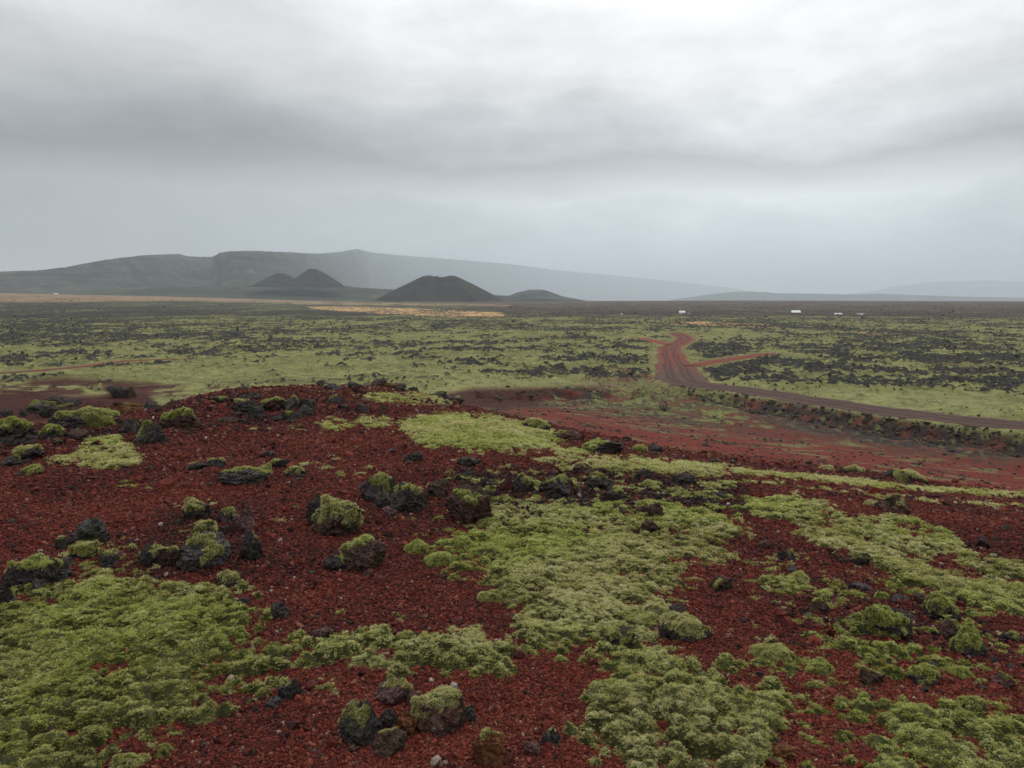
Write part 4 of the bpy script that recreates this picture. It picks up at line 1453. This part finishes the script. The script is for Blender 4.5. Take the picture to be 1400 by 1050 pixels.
    (984, 812, 30, 28, B_, .3, 'brown stone with a mossy right side alone on gravel', {}),
    (1210, 878, 84, 46, D_, .36, 'widest mossy outcrop in the lower right', dict(lumpy=.55, moss_dir=(-.4, -.3, .7))),
    (1284, 856, 44, 40, D_, .35, 'dark rock with moss above it right of the widest outcrop', {}),
    (1300, 880, 34, 28, B_, .1, 'brown purple rock below the dark one at lower right', {}),
    (1322, 902, 44, 44, D_, .45, 'mossy lump downslope of the brown purple rock', {}),
    (1119, 842, 30, 24, B_, .15, 'brown stone on the moss patch left of the widest outcrop', {}),
    (1172, 776, 26, 20, D_, .3, 'dark mossy stone just under the long moss band', {}),
    (1148, 772, 22, 14, B_, .1, 'brown stone left of the dark mossy one under the moss band', {}),
    (1176, 809, 30, 9, G_, 0, 'flat grey stone above the widest outcrop', dict(angular=.9)),
    (1229, 823, 22, 9, G_, 0, 'small flat blue grey stone right of the flat grey one', dict(angular=.9)),
    (1070, 1044, 32, 24, U_, 0, 'orange brown stone at the bottom edge among moss tufts', dict(angular=.3)),
    (1190, 940, 30, 22, B_, .2, 'brown stone below the round moss hummock at lower right', {}),
    (1262, 940, 40, 24, D_, .4, 'mossy dark stone above the bottom right moss mat', {}),
    (1372, 945, 28, 20, P_, .1, 'mauve stone near the right edge below the moss band', {}),
    (1330, 980, 40, 26, D_, .3, 'dark hollowed stone inside the bottom right moss mat', {}),
    (1180, 968, 24, 18, D_, .2, 'small dark stone left of the bottom right moss mat', {}),
    (1075, 770, 24, 16, D_, .05, 'dark stone on gravel right of the central moss mats', {}),
    (1045, 752, 18, 12, B_, 0, 'brown stone near the right tip of the upper moss mat', {}),
    (1383, 880, 30, 16, D_, .2, 'dark stone at the right edge under the long moss band', {}),
]
CUSHIONS = [  # centre px, bottom row, width, height, tint, label
    (1209, 901, 42, 27, .55, 'round moss hummock on red gravel below the widest mossy outcrop'),
    (1056, 915, 56, 46, .6, 'tall moss hummock right of the gap in the central mat'),
    (902, 856, 56, 40, .72, 'pale rounded moss mound at the right shoulder of the central mat'),
    (600, 780, 44, 34, .55, 'moss hummock at the left tip of the central mat'),
    (572, 762, 34, 26, .5, 'smaller moss hummock upslope of the left tip hummock'),
    (628, 752, 34, 22, .6, 'moss hummock below the rough dark brown boulder'),
    (1192, 694, 20, 12, .75, 'yellow green moss ball left of the purple brown rock'),
    (1168, 646, 26, 12, .75, 'pale moss cushion on the upper moss stripe'),
    (1130, 645, 20, 10, .7, 'small moss cushion left on the upper moss stripe'),
    (668, 828, 34, 26, .45, 'lone moss cushion on gravel left of the central mat'),
    (222, 1040, 24, 24, .3, 'dark green moss ball on gravel right of the left moss mat'),
    (175, 1058, 50, 26, .45, 'moss clump cut by the bottom edge at left'),
    (1254, 820, 26, 16, .5, 'moss cushion beside the small flat blue grey stone'),
    (1205, 822, 18, 16, .5, 'moss knob behind the widest mossy outcrop'),
    (1090, 800, 34, 20, .6, 'moss cushion on gravel right of the brown stone'),
    (890, 670, 26, 16, .55, 'round moss cushion in the dark rubble band'),
    (748, 636, 28, 12, .7, 'moss cushion between the pale mat and the rubble band'),
    (1310, 930, 34, 20, .5, 'moss cushion on gravel in the lower right'),
    (1120, 925, 40, 24, .5, 'moss cushion among small stones in the lower right'),
    (1022, 1000, 30, 20, .6, 'moss cushion on the lower edge of the central mat'),
]


def px_size(D):
    return D / F


def place_rocks():
    for i, (cx, by, w, h, mat, moss, label, kw) in enumerate(ROCKS):
        g = ground_hit(cx, by - h * .12)
        D = g[1]
        s = px_size(D) * 1.06
        W, Hh = w * s, h * s
        rr = np.random.default_rng(500 + i)
        kw = dict(kw)
        big = w > 40 or D < 6
        dims = (W * 1.16, W * rr.uniform(.9, 1.15), Hh * 1.36)
        moss = moss * (.55 if moss > .4 else .42) * (1 if w > 30 else .7)
        loc = g.copy()
        d2 = g[:2] / np.hypot(g[0], g[1])
        loc[:2] += d2 * dims[1] * .32
        loc[2] = terrain(np.array([loc[0]]), np.array([loc[1]]))[0]
        loc[2] = min(loc[2], g[2] + .12 * Hh)
        make_rock('rock', loc, dims, mat, 600 + i, 5 if w > 54 else 4 if w > 21 else 3, rr.uniform(-.5, .5), (rr.uniform(-.15, .15), rr.uniform(-.15, .15)), sink=.33, moss=moss, label=label,
                  cat='rock', **kw)
    for i, (cx, by, w, h, tint, label) in enumerate(CUSHIONS):
        g = ground_hit(cx, by - h * .15)
        s = px_size(g[1])
        dims = np.array([w * s * 1.1, w * s * .95, h * s * 1.15])
        V, Fq, N0 = rock_verts(1500 + i, 4, dims, .0, .30)
        V = V + N0 * (.012 * fbm3(N0 * 7, 2, i))[:, None] * (dims[0] / .25)
        k = (V[Fq][:, :, 2] > -dims[2] * .16).any(1)
        f2 = Fq[k]; us = np.unique(f2); rm = np.full(len(V), -1); rm[us] = np.arange(len(us))
        o = mesh_np('moss_cushion', V[us], rm[f2], M_MOSS, True)
        d2 = g[:2] / np.hypot(g[0], g[1])
        loc = g.copy(); loc[:2] += d2 * dims[1] * .3
        o.location = loc
        dist = np.hypot(g[0], g[1]); ts = min(max(.0031 * dist, .008), .04)
        cap_tufts(o, 1.7 / (ts * ts), ts, min(tint + .1, .9))
        tag(o, label, 'moss', 'moss cushions')


place_rocks()


# loose stones, each an object; alike ones share their shape
def loose_stones():
    kinds = [('small dark scoria stone lying loose on the red gravel', 'loose dark stones', M_DARK), ('small grey lava stone lying loose on the red gravel', 'loose grey stones', M_GREY),
             ('small red brown scoria lump lying loose on the red gravel', 'loose red brown lumps', M_RUST), ('small brown scoria stone lying loose on the red gravel', 'loose brown stones', M_BROWN)]
    shapes = []
    for kx, (lab, grp, mat) in enumerate(kinds):
        for j in range(4):
            V, Fq, N0 = rock_verts(2000 + kx * 10 + j, 3, (1, .85, .7), .6, .32)
            shapes.append((kx, mesh_np('loose_stone', V, Fq, mat, False, link=False)))
    n = 0
    rr = np.random.default_rng(77)
    tries = 0
    while n < 295 and tries < 5000:
        tries += 1
        # more of them in the dark rubble band and lower right, as photographed
        q = rr.random()
        if q < .55:
            rk = ROCKS[rr.integers(0, len(ROCKS))]
            px, py = rk[0] + rr.normal(0, .62) * rk[2], rk[1] + rr.normal(0, .14) * rk[3]
        elif q < .68: px, py = rr.uniform(600, 1010), rr.uniform(632, 705)
        elif q < .82: px, py = rr.uniform(1000, 1395), rr.uniform(735, 1030)
        elif q < .86: px, py = rr.uniform(330, 620), rr.uniform(525, 572)
        else: px, py = rr.uniform(5, 1395), rr.uniform(560, 1040)
        g = ground_hit(px, py, 40)
        m = moss_field(g[:1], g[1:2], g[2:3])[0]
        if m > .25 and rr.random() < .85:
            continue
        w = rr.uniform(6, 17) * g[1] / F * (.8 + .5 * (rr.random() < .2))
        kx = rr.choice(4, p=[.48, .12, .12, .28])
        sh = [s for s in shapes if s[0] == kx][rr.integers(0, 4)][1]
        o = bpy.data.objects.new('loose_stone', sh); COL.objects.link(o)
        o.location = (g[0], g[1], g[2] + w * .16)
        o.scale = (w, w * rr.uniform(.75, 1.1), w * rr.uniform(.7, 1.1))
        o.rotation_euler = (rr.uniform(-.4, .4), rr.uniform(-.4, .4), rr.uniform(0, 6.28))
        w_ = ('in the upper half of the red hill' if py < 690 else 'at the left of the lower hill' if px < 470 else 'in the middle of the lower hill' if px < 930 else 'at the right of the lower hill')
        tag(o, kinds[kx][0].replace('lying loose on the red gravel', 'loose on gravel') + ' ' + w_, 'stone', kinds[kx][1] + ' ' + w_)
        n += 1


loose_stones()


# ------------------------------------------------------------------ lava blocks on the plain and along the road bank
def lava_blocks():
    rr = np.random.default_rng(99)
    shapes = []; bshapes = []
    for j in range(8):
        V, Fq, N0 = rock_verts(2500 + j, 3, (1, .9, .8), .75, .42)
        shapes.append(mesh_np('lava_block', V, Fq, M_FAR, False, link=False))
        bshapes.append(mesh_np('lava_block', V, Fq, M_BANK, False, link=False))
    # candidates
    n = 250000
    r = np.exp(rr.uniform(math.log(22), math.log(2300), n)); a = np.radians(rr.uniform(-39, 39, n))
    x, y = r * np.sin(a), r * np.cos(a)
    z, inf = terrain(x, y, True)
    dr, zp = path_dist(ROAD, x, y)
    zr_ = zp
    bank = (dr > 2.9) & (dr < 7.5) & (x > 24) & (y < zp * 0 + 118) & (x < np.interp(y, ROAD[::-1][np.argsort(ROAD[::-1][:, 1])][:, 1], ROAD[::-1][np.argsort(ROAD[::-1][:, 1])][:, 0]))
    px, py = project(x, y, z)
    hillr = sstep(18, 30, r) * (1 - inf['plain'])
    dkm = sstep(.0, .2, fbm(x / 5, y / 6, 4, 109) - .08)
    tail = zone(px, py, [(780, 528), (960, 530), (1010, 545), (1000, 572), (1040, 586), (960, 582), (860, 568), (780, 556), (740, 548)], 12) * sstep(40, 60, r)
    p = inf['rock'] * .30 * (1 - sstep(640, 800, r)) + .06 * sstep(600, 800, r) + .014 * inf['plain'] + bank * .95 + hillr * (.012 + .10 * dkm) + tail * .22 * sstep(-.05, .25, fbm(x / 6, y / 9, 3, 119))
    px, py = project(x, y, z)
    crest = (dr > 2.6) & (dr < 5) & (x > 18) & (y < 118)
    grassy = zone(px, py, [(400, 416), (480, 417), (560, 419), (700, 425), (700, 436), (590, 436), (500, 431), (420, 425)], 1.0)
    p = p * (1 - grassy)
    p = np.where((inf['near'] < .3), 0, p)
    k = rr.random(n) < p
    x, y, z, r, rk, bk = x[k], y[k], z[k], r[k], inf['rock'][k], bank[k]
    s = np.exp(rr.normal(math.log(.42), .45, len(x))) * np.interp(r, [22, 60, 140, 300, 760, 2300], [.24, .45, .60, .78, 1.4, 3.6])
    s = np.where(bk, s * 1.05, s); s = np.where((rk < .3) & ~bk, s * .7, s)
    s = np.minimum(s, np.interp(r, [22, 100, 300, 760, 2300], [.4, 1.1, 1.7, 2.6, 5.0]))
    z = z - s * .06
    app = s / r
    px, py = project(x, y, z)
    vis = (px > 5) & (px < 1395)
    order = np.argsort(-app * vis); nbk = 0
    ind = []
    for i in order:
        if len(ind) >= 280: break
        if bk[i] and nbk >= 70: continue
        d = np.array([x[i], y[i], z[i] + s[i] * .4 - H])
        t = np.linspace(.08, .97, 40)
        if (H + d[2] * t < terrain(d[0] * t, d[1] * t)).any():
            continue
        ind.append(i); nbk += int(bk[i])
    for i in ind:
        o = bpy.data.objects.new('lava_block', (bshapes if bk[i] else shapes)[rr.integers(0, 8)]); COL.objects.link(o)
        o.location = (x[i], y[i], z[i] + s[i] * .18)
        o.scale = (s[i] * rr.uniform(.9, 1.9), s[i] * rr.uniform(.8, 1.3), s[i] * rr.uniform(.6, .95))
        o.rotation_euler = (rr.uniform(-.3, .3), rr.uniform(-.3, .3), rr.uniform(0, 6.28))
        if r[i] < 62 and not bk[i]:
            b_ = 'left of the slab boulder' if px[i] < 1200 else 'right of the slab boulder'
            tag(o, 'dark stone strewn on the far red slope ' + b_, 'stone', 'stones on the red slope ' + b_)
        elif bk[i]:
            tag(o, 'dark stone bedded in the rubble bank below the road', 'lava block', 'stones of the road bank')
        else:
            a_ = math.degrees(math.atan2(x[i], y[i]))
            w_ = ('at left, beyond the left rock row' if a_ < -14 else 'behind the middle of the hill crest' if a_ < 7 else 'left of or behind the red road' if a_ < 13 else 'right of the red road')
            tag(o, 'dark jagged lava block on the mossy plain ' + w_, 'lava block', 'lava blocks ' + w_)
    rest = np.setdiff1d(np.arange(len(x)), ind)
    x, y, z, s = x[rest], y[rest], z[rest], s[rest]
    pr = []
    for j in range(5):
        v, f = stone_shape(3000 + j, 2, .8)
        pr.append(proto('rubble_shape', v * (1 + .0 * v), f, M_FAR))
    nt = scatter_tree('scatter_rubble', pr)
    o = point_object('lava_rubble', np.stack([x, y, z + s * .12], 1), np.stack([rr.normal(0, .3, len(x)), rr.normal(0, .3, len(x)), rr.uniform(0, 6.28, len(x))], 1),
                     s[:, None] * .55 * rr.uniform(.7, 1.35, (len(x), 3)), np.zeros(len(x)), rr.integers(0, 5, len(x)), nt, M_FAR)
    tag(o, 'dark broken lava rubble scattered over the mossy plain', kind='stuff')
    print('rubble', len(x), 'blocks', len(ind))


lava_blocks()

# ------------------------------------------------------------------ cottages on the heath
M_WHITE = mat_plain_col('white_paint', (.78, .78, .77), .5, .05)
M_ROOFW = mat_plain_col('pale_metal_roof', (.74, .76, .78), .35, .06)
M_ROOFG = mat_plain_col('grey_metal_roof', (.30, .31, .32), .5, .1)
M_DWALL = mat_plain_col('dark_timber', (.035, .030, .028), .7, .2)
M_GLASS = mat_plain_col('window_glass', (.02, .025, .03), .1, .05)
M_GWALL = mat_plain_col('grey_timber', (.26, .26, .26), .7, .1)


def box_mesh(name, lo, hi, mat, parent):
    x0, y0, z0 = lo; x1, y1, z1 = hi
    V = [(x0, y0, z0), (x1, y0, z0), (x1, y1, z0), (x0, y1, z0), (x0, y0, z1), (x1, y0, z1), (x1, y1, z1), (x0, y1, z1)]
    Fq = [(0, 3, 2, 1), (4, 5, 6, 7), (0, 1, 5, 4), (1, 2, 6, 5), (2, 3, 7, 6), (3, 0, 4, 7)]
    return mesh_np(name, V, Fq, mat, False, parent=parent)


def house(px, py, w_px, h_px, D, wall, roof, label, roof_share=.45, nwin=2, cat='house', name='house', gable=False):
    c = at_depth(px, py, D)
    g = terrain(np.array([c[0]]), np.array([c[1]]))[0]
    W, Hh = w_px * D / F, h_px * D / F
    root = empty(name, (c[0], c[1], min(c[2], g + 1.0)), math.atan2(-c[0], c[1]) * .6)
    tag(root, label, cat, 'scattered cottages on the heath')
    dep = max(3.5, W * .6)
    hw = Hh * (1 - roof_share)
    V = [(-W / 2, -dep / 2, -1.5), (W / 2, -dep / 2, -1.5), (W / 2, dep / 2, -1.5), (-W / 2, dep / 2, -1.5), (-W / 2, -dep / 2, hw), (W / 2, -dep / 2, hw), (W / 2, dep / 2, hw), (-W / 2, dep / 2, hw),
         (-W / 2, 0, Hh - .05), (W / 2, 0, Hh - .05)]
    bm = bmesh.new(); vv = [bm.verts.new(v) for v in V]
    for f in ((0, 1, 5, 4), (2, 3, 7, 6), (1, 2, 6, 9, 5), (3, 0, 4, 8, 7)):
        bm.faces.new([vv[i] for i in f])
    me = bpy.data.meshes.new('wall'); bm.to_mesh(me); bm.free(); me.materials.append(wall)
    o = bpy.data.objects.new('wall', me); COL.objects.link(o); o.parent = root
    e = .35; t = .14
    k = (Hh - hw) / (dep / 2)
    ys, zs = dep / 2 + e, hw - k * e
    V = []
    for sx in (-W / 2 - e, W / 2 + e):
        V += [(sx, -ys, zs + .02), (sx, 0, Hh + .02), (sx, ys, zs + .02), (sx, -ys, zs + t), (sx, 0, Hh + t), (sx, ys, zs + t)]
    Fq = [(0, 1, 7, 6), (1, 2, 8, 7), (3, 9, 10, 4), (4, 10, 11, 5), (0, 6, 9, 3), (2, 5, 11, 8), (0, 3, 4, 1), (1, 4, 5, 2), (6, 7, 10, 9), (7, 8, 11, 10)]
    mesh_np('roof', V, Fq, roof, False, parent=root)
    y0 = -dep / 2
    for i in range(nwin):
        xx = -W / 2 + W * (i + 1) / (nwin + 2)
        box_mesh('window', (xx - .5, y0 - .04, hw * .35), (xx + .5, y0 + .02, hw * .82), M_GLASS, root)
    xx = W * .32
    box_mesh('door', (xx - .45, y0 - .04, 0), (xx + .45, y0 + .02, min(2.0, hw * .9)), M_DWALL, root)
    return root


house(932.5, 429.2, 7.5, 4.2, 820, M_WHITE, M_ROOFW, 'white cottage straight beyond the end of the red road', .5)
house(942, 430.0, 3.2, 1.9, 830, M_WHITE, M_ROOFG, 'tiny pale shed just right of the white cottage', .4, 1)
house(1088, 428.6, 11, 4.2, 860, M_DWALL, M_ROOFW, 'long dark walled house under a bright pale roof, highest on the heath at right', .62, 3)
house(1146, 431.6, 9, 3.4, 800, M_DWALL, M_ROOFW, 'pale roofed cottage, left one of the close pair right of the long house', .6)
house(1175.5, 432.4, 8.5, 3.3, 800, M_DWALL, M_ROOFW, 'pale roofed cottage, right one of the close pair right of the long house', .6)
house(1066, 435.2, 6, 2.6, 740, M_DWALL, M_ROOFW, 'small pale shed below and left of the long house', .6, 1)
house(1226, 437.4, 6, 3.6, 700, M_DWALL, M_ROOFG, 'dark cottage farthest right on the heath', .5, 1)
house(1215, 436.6, 5, 2, 705, M_DWALL, M_ROOFW, 'low light roofed hut beside the dark cottage', .6, 1)
house(1210, 450.0, 8, 4.2, 430, M_GWALL, M_ROOFG, 'grey hut standing nearest, beside the strip of dry grass', .5, 2)
house(850, 432.2, 2.4, 3.2, 790, M_WHITE, M_ROOFW, 'small white upright hut left of the white cottage', .3, 1)
house(895, 436.0, 1.6, 1.8, 690, M_WHITE, M_ROOFW, 'tiny white box on the heath between the two white huts', .3, 1)
house(76.5, 398.6, 5, 1.9, 3300, M_WHITE, M_ROOFW, 'white farm far off on the pale flats at left', .4, 3)

# ------------------------------------------------------------------ air: rain haze between here and the mountain
def haze_box():
    lo = (-30000, -2500, -60.0); hi = (30000, 42000, 1100.0)
    o = box_mesh('haze', lo, hi, None, None)
    m = bpy.data.materials.new('rain_haze'); m.use_nodes = True
    nt = m.node_tree; nt.nodes.clear()
    out = nt.nodes.new('ShaderNodeOutputMaterial'); v = nt.nodes.new('ShaderNodeVolumePrincipled')
    v.inputs['Color'].default_value = (.82, .92, 1.0, 1)
    v.inputs['Density'].default_value = HAZE
    v.inputs['Anisotropy'].default_value = .45
    nt.links.new(v.outputs[0], out.inputs['Volume'])
    o.data.materials.append(m)
    return tag(o, 'thin grey rain haze over the plain', kind='stuff')


HAZE = 6.9e-5
haze_box()
